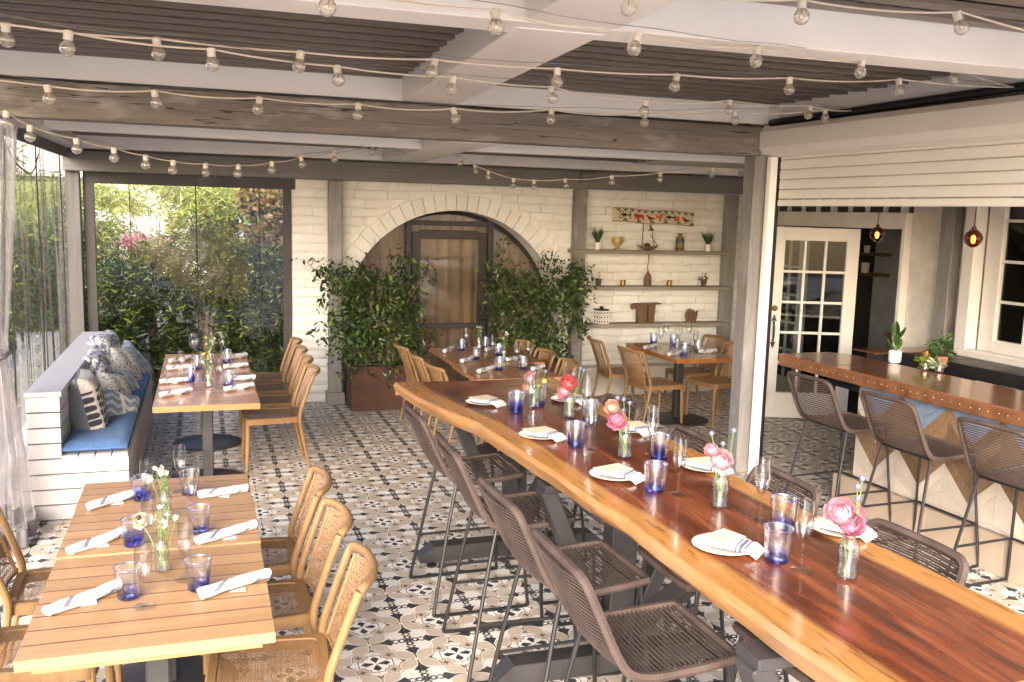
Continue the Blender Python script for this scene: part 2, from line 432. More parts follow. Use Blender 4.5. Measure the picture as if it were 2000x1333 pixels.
def slab_mat():
    m = Mat('live_edge_slab', (.3, .1, .03), .22, 0, .4, .1)
    uv = m.node('ShaderNodeTexCoord', 'UV'); u, v, _ = m.xyz(uv); P = m.coord()
    wob = m.noise(m.scale(P, (3, .7, 3)), 1.0, 3); uu = u+(wob-.5)*.10
    d = uu.mn(1.0-uu)                                     # distance from the bark
    big = m.noise(m.scale(P, (4.5, .75, 4.5)), 1.0, 5, .62, 1.6); mid = m.noise(m.scale(P, (20, 1.5, 20)), 1.0, 4, .6, 1.2); fine = m.noise(m.scale(P, (150, 4, 150)), 1.0, 3)
    heart = m.ramp(m.rng(big*.6+mid*.4, .36, .64), [(.10, (.022, .008, .006)), (.34, (.080, .019, .009)), (.60, (.155, .038, .014)), (.92, (.245, .080, .028))])
    heart = m.mix(m.rng(fine, .35, .65, 0, .35), heart, tint((.22, .06, .02), .7))
    rim = m.rng((uu-.5).ab(), .30, .41); heart = m.mix(m.rng(mid, .45, .62, 0, .75)*rim, heart, (.045, .018, .010))
    sap = m.mix(m.rng(mid, .3, .7), (.30, .132, .036), (.43, .21, .06)); sap = m.mix(m.rng(fine, .42, .62, 0, .35), sap, (.46, .18, .035))
    sap = m.mix(m.rng(m.noise(m.scale(P, (40, 3.5, 40)), 1.0, 4, .65, 1.0), .57, .66, 0, .8), sap, (.15, .06, .02))
    kn = m.node('ShaderNodeTexVoronoi', 0, Vector=m.scale(P, (2.6, 1.1, 1)), Scale=1.0); heart = m.mix(m.rng(kn, .02, .10, .75, 0), heart, (.018, .008, .006))
    c = m.mix(m.rng(d, .125, .165), sap, heart); m.set('Base Color', c)
    m.set('Roughness', m.rng(m.noise(P, 5, 5, .7, .5), .35, .7, .09, .30)); m.bump(fine, .05, .002); return m.m
SLAB = slab_mat()
SLABE = wood('live_edge_side', (.24, .115, .04), (.38, .20, .075), 1, 1.2, .5, 0, .5, spots=(.30, .17, .09))
COPPER = Mat('copper_top', (.30, .105, .04), .22, .3, .5); _v = COPPER.coord()
COPPER.set('Base Color', COPPER.mix(COPPER.rng(COPPER.noise(COPPER.scale(_v, (14, 1.2, 9)), 1.0, 3), .3, .7), (.20, .085, .045), (.29, .13, .07))).set('Roughness', .15); COPPER = COPPER.m
TEAK_SHADE = plain('teak_slat_side_shade', (.085, .04, .02), .8)  # dark brown side faces paint the shade of the gaps between slats
COPEDGE = plain('copper_band', (.22, .095, .04), .4, .35, .3, 9, bump=.1, bscale=40)
RIVET = plain('nickel_rivet', (.30, .26, .21), .25, 1)
PBLUE = plain('blue_plank_tile', (.155, .20, .285), .5, var=.15, scale=14)
PWOOD = wood('wood_plank_tile', (.15, .09, .05), (.29, .185, .105), 0, 1.0, .5, .45, .15)
PPALE = wood('pale_plank_tile', (.43, .375, .31), (.55, .49, .42), 0, 1.0, .5, .15, .15)
PLINTH = plain('tan_plinth_tile', (.35, .28, .215), .5, var=.1, scale=4)
CORTEN = plain('rusted_steel', (.075, .034, .021), .75, .2, .35, 5, bump=.15, bscale=80)
def fabric(name, c, weave=260, var=.12, extra=None, rough=.9, bs=.35):
    m = Mat(name, c, rough, 0, .2); v = m.coord(); x, y, z = m.xyz(v)
    n = m.noise(v, 60, 3)
    wv = ((x*weave).sin()+(y*weave).sin()+(z*weave).sin())*.16+.5
    cc = m.mix(m.rng(n, .3, .7), tint(c, 1-var), tint(c, 1+var)); cc = m.mix(wv*.3, cc, tint(c, .7))
    if extra: cc = extra(m, v, x, y, z, cc)
    m.set('Base Color', cc); m.set('Sheen Weight', .04); m.bump(wv*.6+n*.4, bs, .003); return m.m
BLUEC = fabric('blue_seat_cloth', (.075, .155, .32), 620, .2)
def p_dots(m, v, x, y, z, cc):       # knotted cream cloth with dark hexagonal holes, grey backing at one side
    k = m.node('ShaderNodeTexVoronoi', 0, {'voronoi_dimensions': '2D'}, Vector=m.vec(x*17.0, z*17.0, 0.0), Scale=1.0, Randomness=.3)
    cc = m.mix(m.rng(m.noise(v, 60, 3), .3, .7), (.40, .37, .32), (.56, .52, .46)); cc = m.mix((k.lt(.37))*(z.lt(.13)), cc, (.045, .045, .05))
    return m.mix(y.gt(-.01), cc, (.115, .12, .13))
def p_chev(m, v, x, y, z, cc):        # blue-grey chevron with cream stripes
    zz = (m.math('PINGPONG', x*9.0, .5)+z*16.0).fr(); cc = m.mix(zz.lt(.45), (.17, .24, .30), (.42, .45, .44))
    return m.mix(((x*5.2+z*1.3).fr()).lt(.16), cc, (.60, .56, .49))
def p_leaf(m, v, x, y, z, cc):
    k = m.node('ShaderNodeTexVoronoi', 0, Vector=m.vec(x*20.0, y*6.0, z*20.0), Scale=1.0); a = m.noise(v, 26, 2, .5, 1.5)
    return m.mix((k.gt(.28))*(a.gt(.5)), (.58, .56, .52), (.10, .125, .20))
def p_speck(m, v, x, y, z, cc):
    a = m.noise(m.scale(v, (40, 40, 70)), 1.0, 2); b = m.mix(a.gt(.56), (.58, .56, .51), (.16, .18, .24)); return m.mix(y.gt(.01), b, (.03, .12, .36))
def p_stripe(m, v, x, y, z, cc):
    s1 = ((x*11.0).fr()).lt(.2); t = (z*60.0+x*30.0).sin().gt(0.0); c2 = m.mix(t, (.20, .28, .33), (.33, .40, .43)); return m.mix(s1, c2, (.60, .60, .57))
PIL = {k: fabric('pillow_'+k, (.5, .5, .5), 300, .1, f, bs=.8) for k, f in (('dots', p_dots), ('chevron', p_chev), ('leaf', p_leaf), ('speck', p_speck), ('stripe', p_stripe))}
def napkin_mat(name, axis, off, wdt, bandc=(.085, .09, .11), spiral=0.0):
    def ex(m, v, x, y, z, cc):
        t = (x, y, z)[axis]+(m.math('ARCTAN2', z-.022, y)*spiral if spiral else 0.0)
        d = (t-off).ab(); line = (d.lt(wdt)).mx(((d-wdt*2.1).ab()).lt(wdt*.25)) if spiral else (d.lt(wdt)).mx(((d-wdt*2.6).ab()).lt(wdt*.5)); return m.mix(line, cc, bandc)
    return fabric(name, (.64, .63, .625), 900, .04, ex, .9, .2)
NAPR = napkin_mat('napkin_roll_cloth', 0, .005, .012, (.15, .155, .18), spiral=.028)
NAPF = napkin_mat('napkin_fold_cloth', 0, .052, .006, (.08, .10, .17))
CERAM = plain('glazed_plate', (.62, .60, .55), .18, var=.02)
CARD = plain('cream_menu_card', (.57, .525, .42), .75, var=.05)
CARDL = plain('card_print', (.50, .40, .20), .8)
GLASSF = thin_glass('glass_foot', (.97, .975, .97), .05, .45)
GLASS = thin_glass('clear_glass', (.97, .975, .97))
PANE = thin_glass('window_pane', (.62, .64, .62), .01, .32)
DPANE = thin_glass('door_pane', (.95, .94, .92), .015, .35)
WATER = thin_glass('vase_water', (.93, .96, .93))
BULBG = thin_glass('bulb_glass', (.96, .93, .88), .04, 2.4, milky=.2, milk=(.97, .92, .84))
VINYL = thin_glass('clear_vinyl', (.93, .92, .91), .03, 1.0, bump=((1.2, 1.2, .35), .25, .03), milky=.03, milk=(.85, .80, .78))
VINYLB = thin_glass('clear_vinyl_back', (.97, .97, .96), .02, .5, bump=((2.5, 2.5, 1.2), .5, .03), milky=.001)
VINYLD = thin_glass('gathered_vinyl', (.93, .92, .92), .08, 1.3, bump=((14, 14, 2.5), .4, .03), milky=.15, milk=(.80, .75, .75))
def tumbler_grad(m):
    x, y, z = m.xyz(m.coord()); n = m.noise(m.coord(), 26, 2, .5, 1.0); r = m.rnd()
    ang = m.noise(m.vec(x*11.0+r*9.0, y*11.0, z*4.0), 1.0, 1)
    f = m.rng(z+(n-.5)*.03, .002, .030).mn(m.rng(ang, .70, .62).mx(m.rng(z, .02, .09)))
    return m.mix(f, (.12, .21, .88), (.966, .974, .995))
TUMB = thin_glass('blue_tint_glass', grad=tumbler_grad)
RIMB = plain('tumbler_rim', (.07, .075, .24), .15)
AMBER = thin_glass('amber_glass', (.42, .10, .015), .03, 1.2)
FIL = Mat('lit_filament', (1, .6, .2)); FIL.set('Emission Color', (1.0, .50, .12)); FIL.set('Emission Strength', 14.0); FIL = FIL.m
CORD = plain('cream_cord', (.60, .53, .45), .6)
WIRE = plain('steel_wire', (.35, .33, .31), .35, .8)
SOCK = plain('cream_socket', (.66, .60, .52), .5)
FILAM = plain('bulb_filament', (.35, .22, .10), .4, .6)
FICUS = leafmat('ficus_leaf', (.018, .036, .011), (.055, .098, .024), .28, .18, (.17, .23, .055))
HEDGE = leafmat('hedge_leaf', (.013, .027, .008), (.062, .10, .02), .35, .25, (.24, .29, .06))
LIME = leafmat('lime_leaf', (.14, .21, .03), (.30, .37, .07), .45, .35)
YELG = leafmat('yellow_green_leaf', (.19, .24, .05), (.36, .40, .11), .45, .35)
RUSS = leafmat('russet_leaf', (.12, .075, .03), (.24, .16, .07), .5, .3, (.10, .15, .03))
PINKL = leafmat('bougainvillea', (.52, .16, .24), (.68, .32, .40), .5, .4)
GREEN = leafmat('plant_green', (.035, .085, .022), (.085, .16, .045), .35, .2)
PALEG = leafmat('grey_green_leaf', (.20, .25, .17), (.34, .38, .28), .5, .2)
BARK = plain('bark', (.15, .11, .08), .85, bump=.4, bscale=30)
TWIG = plain('twig', (.20, .15, .09), .8)
STEM = plain('flower_stem', (.13, .22, .055), .5)
PETAL = {k: leafmat('petal_'+k, a, b, .5, .3) for k, a, b in (('pink', (.58, .25, .32), (.70, .44, .49)), ('coral', (.52, .07, .085), (.64, .17, .17)), ('magenta', (.55, .13, .26), (.68, .29, .41)), ('peach', (.62, .33, .24), (.72, .46, .37)), ('cream', (.66, .60, .44), (.74, .70, .58)), ('yellow', (.55, .40, .10), (.68, .54, .18)))}
THIS = plain('thistle_blue', (.13, .15, .24), .7); DARKC = plain('flower_eye', (.05, .012, .015), .7)
SOIL = plain('soil', (.03, .022, .016), .95, bump=.5)
WPOT = plain('white_pot', (.74, .72, .68), .35, var=.03)
TERRA = plain('terracotta', (.36, .14, .075), .8)
BRASS = plain('hammered_brass', (.33, .20, .06), .3, .9, .2, 20, bump=.3, bscale=60)
CLAYY = plain('yellow_glaze', (.42, .32, .12), .35, var=.25, scale=18)
BROWNW = wood('carved_wood', (.095, .05, .025), (.20, .115, .06), 2, 1.2, .6, .1, .4)
DARKPOT = plain('dark_pot', (.075, .055, .05), .7)
TAN = Mat('tan_curtain', (.33, .25, .165), .9); _x = TAN.xyz(TAN.pos())[0]; TAN.set('Base Color', TAN.mix(((_x*26.0).sin()*.5+.5)*.5, (.30, .225, .16), (.23, .17, .12))); TAN = TAN.m
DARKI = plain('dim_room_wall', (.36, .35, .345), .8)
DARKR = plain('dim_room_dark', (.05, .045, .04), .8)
CONC = plain('pale_concrete', (.68, .66, .63), .85, bump=.2, bscale=20)
STUCCO = plain('white_house_wall', (.55, .53, .51), .85)
EARTH = plain('garden_soil', (.06, .048, .034), .95, bump=.4, bscale=10)
HEM = plain('grey_hem_cloth', (.17, .16, .165), .85)
# ================================================================== THE SETTING
# ---- garden ground, then the tiled floor
g = MB(); g.box((0, 8, -.14), (90, 70, .2)); struct('garden_ground', g, EARTH)
struct('bounce_forecourt', MB().box((1, -14.6, -.05), (30, 18, .10)), CONC)  # added pale ground behind the camera, bounces light in under the roof
floor = struct('floor', MB().box((1.5, .5, -.054), (8.6, 12.0, .10)), GROUT)
tm = MB().box((0, 0, -.006), (.1974, .1974, .012), .0012).mesh('tile', TILE, smooth=False)
tiles = []
for i in range(-14, 29):
    for j in range(-24, 31):
        c = np.array((.1+i*.2, .1+j*.2, 0.0))
        if not (-2.75 < c[0] < 5.75 and -4.7 < c[1] < 6.15): continue
        d = c-CAM; zc = d@CF
        inn = zc > .3 and abs(d@CR/zc)*FPX < 1040 and abs(d@CU/zc)*FPX < 700
        tiles.append((not inn, np.linalg.norm(d), c))
tiles.sort(key=lambda t: (t[0], t[1]))
for _, _, c in tiles[:298]: obj('tile', tm, floor, loc=c+np.array((0, 0, rng.normal()*.0004)))
tb = MB()
for _, _, c in tiles[298:]: tb.add([(c[0]+a*.0987, c[1]+b*.0987, 0) for a, b in ((-1, -1), (1, -1), (1, 1), (-1, 1))], [(0, 1, 2, 3)])
tag(obj('tile_field', tb, floor, mats=TILE, smooth=False), kind='stuff')

# ---- the white block wall with its arch
WY = 6.15; AX, AZ, AR = 1.60, .872, 1.295
wall = thing('block_wall', 'white painted block wall with a wide brick arch, behind the plants and shelves', 'wall', (0, WY, 0))
def arch_poly(r, z0, n=28):
    return [(AX-r, z0)]+[(AX-r*math.cos(math.pi*k/n), AZ+r*math.sin(math.pi*k/n)) for k in range(n+1)]+[(AX+r, z0)]
body = MB(); y0, y1 = .018, .34
body.prismy([(-.235, 0), (AX-AR, 0), (AX-AR, AZ), (-.235, AZ)], y0, y1); body.prismy([(AX+AR, 0), (5.62, 0), (5.62, AZ), (AX+AR, AZ)], y0, y1)
n = 28; top = 2.62; xs = [AX-AR*math.cos(math.pi*k/n) for k in range(n+1)]; zs = [AZ+AR*math.sin(math.pi*k/n) for k in range(n+1)]
for k in range(n): body.prismy([(xs[k], zs[k]), (xs[k+1], zs[k+1]), (xs[k+1], top), (xs[k], top)], y0, y1)
body.prismy([(-.235, AZ), (AX-AR, AZ), (AX-AR, top), (-.235, top)], y0, y1); body.prismy([(AX+AR, AZ), (5.62, AZ), (5.62, top), (AX+AR, top)], y0, y1)
obj('wall_core', body, wall, mats=BRICK, smooth=False)
RO = AR+.20
def brick(x0, x1, z0, z1):
    g = .0026; cx, cz = (x0+x1)/2, (z0+z1)/2; pr = .001+abs(rng.normal())*.0022
    b = MB(); nx = 5; V = []; F = []
    hw, hh = (x1-x0)/2-g, (z1-z0)/2-g
    for i in range(nx):
        u = -1+2*i/(nx-1); sg = (1-abs(u)**3)*.002*rng.random(); dz0, dz1 = rng.normal()*.0022, rng.normal()*.0022
        V += [(u*hw, .03, -hh+dz0), (u*hw, -pr+.006, -hh+dz0), (u*hw, -pr-sg, -hh+dz0+.008), (u*hw, -pr-sg, hh+dz1-.008), (u*hw, -pr+.006, hh+dz1), (u*hw, .03, hh+dz1)]
    for i in range(nx-1):
        for k in range(5): F.append((i*6+k, i*6+k+1, i*6+6+k+1, i*6+6+k))
    F += [tuple(range(5, -1, -1)), tuple((nx-1)*6+k for k in range(6))]
    b.add(V, F); o = obj('brick', b.mesh('brick', BRICK, True, 50), wall, loc=(cx, 0, cz)); return o
row_h = .0985
for r_ in range(25):
    z0, z1 = r_*row_h, (r_+1)*row_h; zc = (z0+z1)/2
    x = -.235-(.2 if r_ % 2 else 0)
    while x < 5.6:
        Lb = .40*(1+rng.normal()*.10); a, b = max(x, -.235), min(x+Lb, 5.60); x += Lb
        if z1 > AZ-.02:
            rr = RO if zc > AZ else RO
            dz = max(z1-AZ, 0) if z1-AZ < RO else None
            if z0-AZ < RO:
                hz = max(z0-AZ, 0); half = math.sqrt(max(RO*RO-hz*hz, 0))
                lo, hi = AX-half, AX+half
                if a > lo-.02 and b < hi+.02: continue
                if a < lo < b: b = lo
                elif a < hi < b: a = hi
                elif a >= lo and a < hi: a = max(a, hi)
        else:
            lo, hi = AX-AR, AX+AR
            if a >= lo-.01 and b <= hi+.01: continue
            if a < lo < b: b = lo
            elif a < hi < b: a = hi
        if b-a > .05: brick(a, b, z0, z1)
nv = 34
for k in range(nv):
    t0, t1 = math.pi*k/nv+.0014, math.pi*(k+1)/nv-.0014; ro = RO-.012+rng.normal()*.006; pr = .001+abs(rng.normal())*.002
    P = lambda t, r: (AX-r*math.cos(t), AZ+r*math.sin(t))
    q = [P(t0, AR-.004), P(t1, AR-.004), P(t1, ro), P(t0, ro)]; cx = sum(a for a, _ in q)/4; cz = sum(b for _, b in q)/4
    q = [(a-cx, b-cz) for a, b in q]; qi = [(a*.97, b*.97) for a, b in q]
    V = [(a, .02, b) for a, b in q]+[(a, -pr+.007, b) for a, b in q]+[(a, -pr-.002, b) for a, b in qi]
    F = [(i, (i+1) % 4, 4+(i+1) % 4, 4+i) for i in range(4)]+[(4+i, 4+(i+1) % 4, 8+(i+1) % 4, 8+i) for i in range(4)]+[(8, 9, 10, 11)]
    m_ = MB(); m_.add(V, F); obj('arch_brick', m_.mesh('arch_brick', BRICK, False), wall, loc=(cx, 0, cz))
struct('wall_ledge', MB().box((4.05, 6.02, .17), (1.75, .24, .34), .01), PLASTER)

# ---- glazed door inside the arch, tan curtain behind it
YD = WY+.36
dr = thing('arch_door', 'dark framed glass door with a tan curtain, set in the brick arch', 'door', (1.62, YD, 0))
f = MB()
for x in (-.50, .50): f.box((x, 0, 1.10), (.07, .07, 2.2), .004)
f.box((0, 0, 2.015), (1.07, .06, .06), .004)
obj('door_frame', f, dr, mats=DARKF)
f = MB(); f.box((-.405, 0, .96), (.10, .045, 1.90), .004); f.box((.405, 0, .96), (.10, .045, 1.90), .004); f.box((0, 0, 1.885), (.71, .045, .10), .004); f.box((0, 0, .80), (.71, .05, .055), .004); f.box((0, 0, .07), (.71, .045, .12), .004)
lf = obj('door_leaf', f, dr, mats=DARKF)
f = MB(); f.box((.41, -.05, .86), (.10, .05, .34), .01); f.lathe([(.0, 0), (.03, 0), (.03, .03), (0, .03)], 12, (.42, -.09, .83)); obj('lock_box', f, lf, mats=BLACK)
obj('glass_pane', MB().box((0, .01, 1.31), (.71, .008, 1.02)), lf, mats=DPANE); obj('glass_pane', MB().box((0, .01, .45), (.71, .008, .64)), lf, mats=DPANE)
m_ = MB(); m_.prismy([(AX-1.62-.99*AR*math.cos(math.pi*k/20), AZ+.99*AR*math.sin(math.pi*k/20)) for k in range(21)]+[(AX-1.62+AR*.99, 0), (AX-1.62-AR*.99, 0)], .05, .058); obj('side_glass', m_, dr, mats=DPANE)
m_ = MB(); arcp = [(AX-1.62-1.0*AR*math.cos(math.pi*k/20)*.985, 0, AZ+AR*.985*math.sin(math.pi*k/20)) for k in range(21)]; m_.tube(arcp, .03, 6); obj('arch_trim', m_, dr, mats=DARKF)
cu = MB(); cu.grid(lambda u, v: (-1.45+2.9*u, .26+.022*math.sin(u*120), .02+2.2*v), 240, 2)
tag(obj('tan_curtain', cu, mats=TAN, loc=(1.62, YD, 0)), 'tan curtain hanging in folds behind the arch door glass', 'curtain')
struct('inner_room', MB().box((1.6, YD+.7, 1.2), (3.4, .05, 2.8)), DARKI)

# ---- posts and beams
def post(x, y, h, sx=.145, sy=.12, lab='', plinth=True, mat=None):
    t = thing('wooden_post', lab, 'post', (x, y, 0), 0, 'grey stained posts')
    obj('shaft', MB().box((0, 0, h/2), (sx, sy, h), .006), t, mats=mat or GREYZ)
    if plinth: obj('base_block', MB().box((0, -.012, .07), (sx+.05, sy+.05, .14), .006), t, mats=mat or GREYZ)
    return t
post(.215, 6.06, 2.45, lab='grey wooden post against the white wall, left of the arch and its bush')
post(3.08, 6.06, 2.45, lab='grey wooden post between the arch and the display shelves')
post(5.12, 6.06, 2.45, lab='grey wooden post at the right end of the display shelves')
post(-2.37, 6.12, 2.45, .13, .13, 'grey wooden corner post at the end of the white bench', mat=GREYZD)
post(3.215, 2.60, 2.67, .15, .16, 'tall grey wooden post under the big beam beside the shutter track', False)
def beam(name, a, b, hz, wy, lab, mat):
    a, b = np.array(a, float), np.array(b, float); L = np.linalg.norm(b-a); o = obj(name, MB().box((0, 0, 0), (L, wy, hz), .008), None, loc=(a+b)/2, rot=(0, -math.asin((b[2]-a[2])/L), math.atan2(b[1]-a[1], b[0]-a[0])), mats=mat)
    return tag(o, lab, 'beam')
beam('crossbeam', (-3.2, 2.62, 2.787), (3.215, 2.62, 2.787), .235, .15, 'big weathered grey timber beam crossing the middle of the patio roof', GREYX)
beam('wall_beam', (-2.44, 6.04, 2.55), (5.55, 6.04, 2.565), .20, .16, 'grey timber beam along the top of the back wall', GREYD)
jb = tag(obj('junction_box', MB().box((0, 0, 0), (.17, .06, .11), .008), loc=tuple(aty(1147, 347, 5.92)), mats=GREYD), 'small square grey box fixed to the back beam above the shelves', 'electrical box')

# ---- louvred roof: white frame, bronze slats
roof = thing('louvre_roof', 'white metal pergola roof with dark bronze louvre slats', 'roof', (0, 0, 0))
def fbeam(a, b, w_, h, name='frame_beam'):
    o = MB().bar(a, b, w_, h, .004); obj(name, o, roof, mats=WHITEM)
zf, hf = 3.045, .24                                            # front field: underside at 2.925
fbeam((.435, 2.70, zf), (.33, -.28, zf), .40, hf); fbeam((.325, -.42, zf), (.25, -2.75, zf), .40, hf)     # central double beam
fbeam((-2.95, 2.67, zf+.002), (.26, 2.67, zf+.002), .12, hf-.004); fbeam((.61, 2.67, zf+.002), (3.55, 2.67, zf+.002), .12, hf-.004)
fbeam((-2.95, -.23, zf+.002), (3.55, -.30, zf+.002), .24, hf-.004)
fbeam((-2.95, -2.70, zf+.002), (3.6, -2.70, zf+.002), .12, hf-.004)
fbeam((-2.92, 2.60, zf), (-2.92, -2.6, zf), .14, hf-.008); fbeam((3.36, 2.60, zf), (3.52, -2.6, zf), .06, hf-.008)
zb, hb = 2.755, .17                                           # far field: underside at 2.67
fbeam((-2.5, 3.55, zb), (.62, 3.72, zb), .10, hb); fbeam((1.02, 3.72, zb), (5.3, 3.40, zb), .10, hb)
fbeam((.80, 2.72, zb-.003), (.90, 5.86, zb-.003), .40, hb); fbeam((-2.5, 5.97, zb), (5.5, 5.97, zb+.012), .12, hb-.004)
fbeam((-2.34, 2.72, zb+.002), (-2.42, 5.9, zb+.002), .24, hb-.006); fbeam((4.9, 2.72, zb+.002), (5.2, 5.9, zb+.002), .2, hb-.006)
def slat_mesh(L):
    m_ = MB(); n = 7; prof = []
    for k in range(n):
        t = k/(n-1); yy = -.112+.224*t; prof.append((yy, .004-.014*math.sin(t*math.pi)+.012*(t-.5)-(.013 if k == 0 else 0)))
    pts = [(y, z) for y, z in prof]+[(y, z+.022) for y, z in reversed(prof)]
    N = len(pts); V = [(x, y, z) for x in (-L/2, L/2) for y, z in pts]
    m_.add(V, [(i, (i+1) % N, N+(i+1) % N, N+i) for i in range(N)]+[tuple(range(N-1, -1, -1)), tuple(range(N, 2*N))]); return m_.mesh('slat', LOUV, True, 40)
def field(x0, x1, y0, y1, z, pitch=.205, tilt=2.5):
    me = slat_mesh(x1-x0); n = int((y1-y0)/pitch)
    for k in range(n+1): obj('slat', me, roof, loc=((x0+x1)/2, y0+pitch*(k+.5), z), rot=(R_(tilt), 0, 0))
field(-2.86, .22, -.11, 2.6, 3.095); field(.62, 3.36, -.14, 2.6, 3.095); field(-2.86, .14, -2.65, -.38, 3.095); field(.52, 3.48, -2.65, -.45, 3.095)
field(-2.3, .60, 3.65, 5.85, 2.80); field(1.05, 4.9, 3.55, 5.85, 2.80); field(-2.3, .60, 2.75, 3.45, 2.80); field(1.05, 4.9, 2.75, 3.3, 2.80)
obj('sky_gap_board', MB().box((.9, 2.74, 2.98), (6.8, .03, .34)), roof, mats=BLACK)  # added boards shutting out sky slits, black here for the dark gap
obj('sky_gap_board', MB().box((1.5, 6.07, 2.80), (8.2, .03, .34)), roof, mats=GREYD)
obj('sky_block_sheet', MB().box((.2, -.02, 3.21), (7.0, 5.6, .02)), roof, mats=LOUV)  # added sheets above the slats, keep sky light out of their gaps
obj('sky_block_sheet', MB().box((1.4, 4.45, 2.92), (8.0, 3.4, .02)), roof, mats=LOUV)
gp = [(3.27, 2.52, 2.935), (3.32, 1.5, 2.945), (3.42, -.2, 2.96), (3.55, -2.6, 2.98)]
obj('gutter_pipe', MB().tube(gp, .028, 10), roof, mats=BLACK)
# sheet over the bar side, beyond the shutter
struct('bar_ceiling', MB().box((4.62, .6, 2.80), (1.9, 11.0, .06)), WHITEP)
obj('sky_gap_board', MB().bar((3.42, 2.6, 3.02), (3.66, -3.0, 3.04), .03, .36), roof, mats=BLACK)  # added board hiding the sky slit above the shutter
obj('sky_gap_board', MB().bar((3.31, 2.67, 2.99), (3.31, 2.45, 2.99), .02, .16), roof, mats=WHITEM)

# ---- roller shutter over the bar opening
SRZ = R_(2.6)
sh = thing('roller_shutter', 'white roller shutter part lowered over the bar opening', 'shutter', (3.25, 2.52, 0), SRZ)
hs = [(-.03, 2.90), (-.06, 2.86), (-.06, 2.735), (-.03, 2.68), (.03, 2.66), (.16, 2.66), (.22, 2.70), (.22, 2.90)]
m_ = MB(); V = [(x, y, z) for y in (.03, -5.6) for x, z in hs]; n = len(hs)
m_.add(V, [(i, (i+1) % n, n+(i+1) % n, n+i) for i in range(n)]+[tuple(range(n)), tuple(range(2*n-1, n-1, -1))]); obj('housing', m_.mesh('housing', HOUSING, False), sh)
def sl_mesh(h):
    m_ = MB(); prof = [(0, 0), (-.0085, h*.08), (-.0105, h*.5), (-.0075, h*.94), (0, h*.98)]
    pts = prof+[(.012, h*.98), (.012, 0)]; N = len(pts); V = [(x, y, z) for y in (0, -5.4) for x, z in pts]
    m_.add(V, [(i, (i+1) % N, N+(i+1) % N, N+i) for i in range(N)]+[tuple(range(N)), tuple(range(2*N-1, N-1, -1))]); return m_.mesh('shutter_slat', HOUSING, True, 40)
sm = sl_mesh(.078)
for k in range(5): obj('shutter_slat', sm, sh, loc=(.075, -.10, 2.322+.0785*k))
obj('bottom_bar', MB().box((.078, -2.8, 2.292), (.045, 5.4, .052), .006), sh, mats=HOUSING)
obj('guide_track', MB().box((.02, -.055, 1.33), (.07, .055, 2.66), .004), sh, mats=WHITEM); obj('guide_slot', MB().box((.065, -.086, 1.33), (.03, .008, 2.655)), sh, mats=BLACK)

# ---- house side: wall, pillar, french doors, window
XW = 5.5
hw = thing('house_wall', 'white plastered house wall beyond the bar with door opening and window', 'wall', (XW, 0, 0))
m_ = MB(); m_.box((.10, 3.11, 1.4), (.22, .42, 2.8), .006); m_.box((.12, 4.55, 2.68), (.2, 2.46, .25)); m_.box((.12, 5.92, 1.4), (.2, .28, 2.8)); m_.box((.12, .9, .48), (.2, 2.99, .96)); m_.box((.12, -2.6, 1.4), (.2, 4.01, 2.8)); m_.box((.12, .9, 2.66), (.2, 2.99, .27)); m_.box((.12, 2.66, 1.4), (.19, .47, 2.8))
obj('plaster', m_, hw, mats=PLASTER)
obj('door_header', MB().box((-.03, 4.55, 2.178), (.12, 2.46, .165), .006), hw, mats=WHITEP)
obj('corner_post', MB().box((-.05, 2.77, 1.4), (.11, .16, 2.8), .005), hw, mats=GREYZ)
obj('door_jamb', MB().box((-.02, 3.345, 1.05), (.14, .05, 2.1), .004), hw, mats=WHITEP)
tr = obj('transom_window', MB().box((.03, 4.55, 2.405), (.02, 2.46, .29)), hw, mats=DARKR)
m_ = MB()
for k in range(9): m_.box((.0, 3.45+k*.275, 2.405), (.04, .03 if k % 4 else .07, .29))
obj('transom_bars', m_, tr, mats=WHITEP)
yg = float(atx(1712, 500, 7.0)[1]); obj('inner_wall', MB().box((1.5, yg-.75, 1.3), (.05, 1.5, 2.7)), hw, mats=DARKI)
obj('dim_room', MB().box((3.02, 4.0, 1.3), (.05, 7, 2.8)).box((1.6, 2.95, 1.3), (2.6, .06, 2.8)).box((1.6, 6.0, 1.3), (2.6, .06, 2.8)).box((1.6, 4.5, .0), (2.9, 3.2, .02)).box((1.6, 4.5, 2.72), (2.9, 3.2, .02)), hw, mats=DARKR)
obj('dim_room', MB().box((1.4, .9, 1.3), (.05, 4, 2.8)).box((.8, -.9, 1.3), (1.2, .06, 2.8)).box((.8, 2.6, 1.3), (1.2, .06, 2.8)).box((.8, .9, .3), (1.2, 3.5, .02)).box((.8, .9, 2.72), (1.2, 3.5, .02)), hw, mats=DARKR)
# window with muntins
wn = thing('sash_window', 'white paned sash window above the bar back counter', 'window', (XW, 0, 0))
f = MB(); f.box((-.06, 2.475, 1.85), (.13, .13, 1.72), .005); f.box((-.06, .4, 2.62), (.13, 4.0, .15), .005); obj('casing', f, wn, mats=WHITEP)
f = MB(); f.box((-.05, .6, 1.00), (.20, 3.75, .045), .006); f.box((-.09, .6, 1.035), (.06, 3.75, .03), .006); obj('sill', f, wn, mats=WHITEP)
f = MB(); f.box((.02, 2.30, 1.80), (.06, .17, 1.52), .004); f.box((.02, .6, 1.09), (.06, 3.23, .12), .004); f.box((.02, .6, 2.515), (.06, 3.23, .08), .004)
sash = obj('sash', f, wn, mats=WHITEP)
yy = [2.215-.30*k for k in range(11)]; zz = [1.15, 1.49, 1.845, 2.20, 2.475]
for y in yy[1:-1]: obj('muntin', MB().box((.02, y, 1.81), (.032, .03, 1.32), .004), sash, mats=WHITEP)
for z in zz[1:-1]: obj('muntin', MB().box((.021, .7, z), (.03, 3.03, .026), .004), sash, mats=WHITEP)
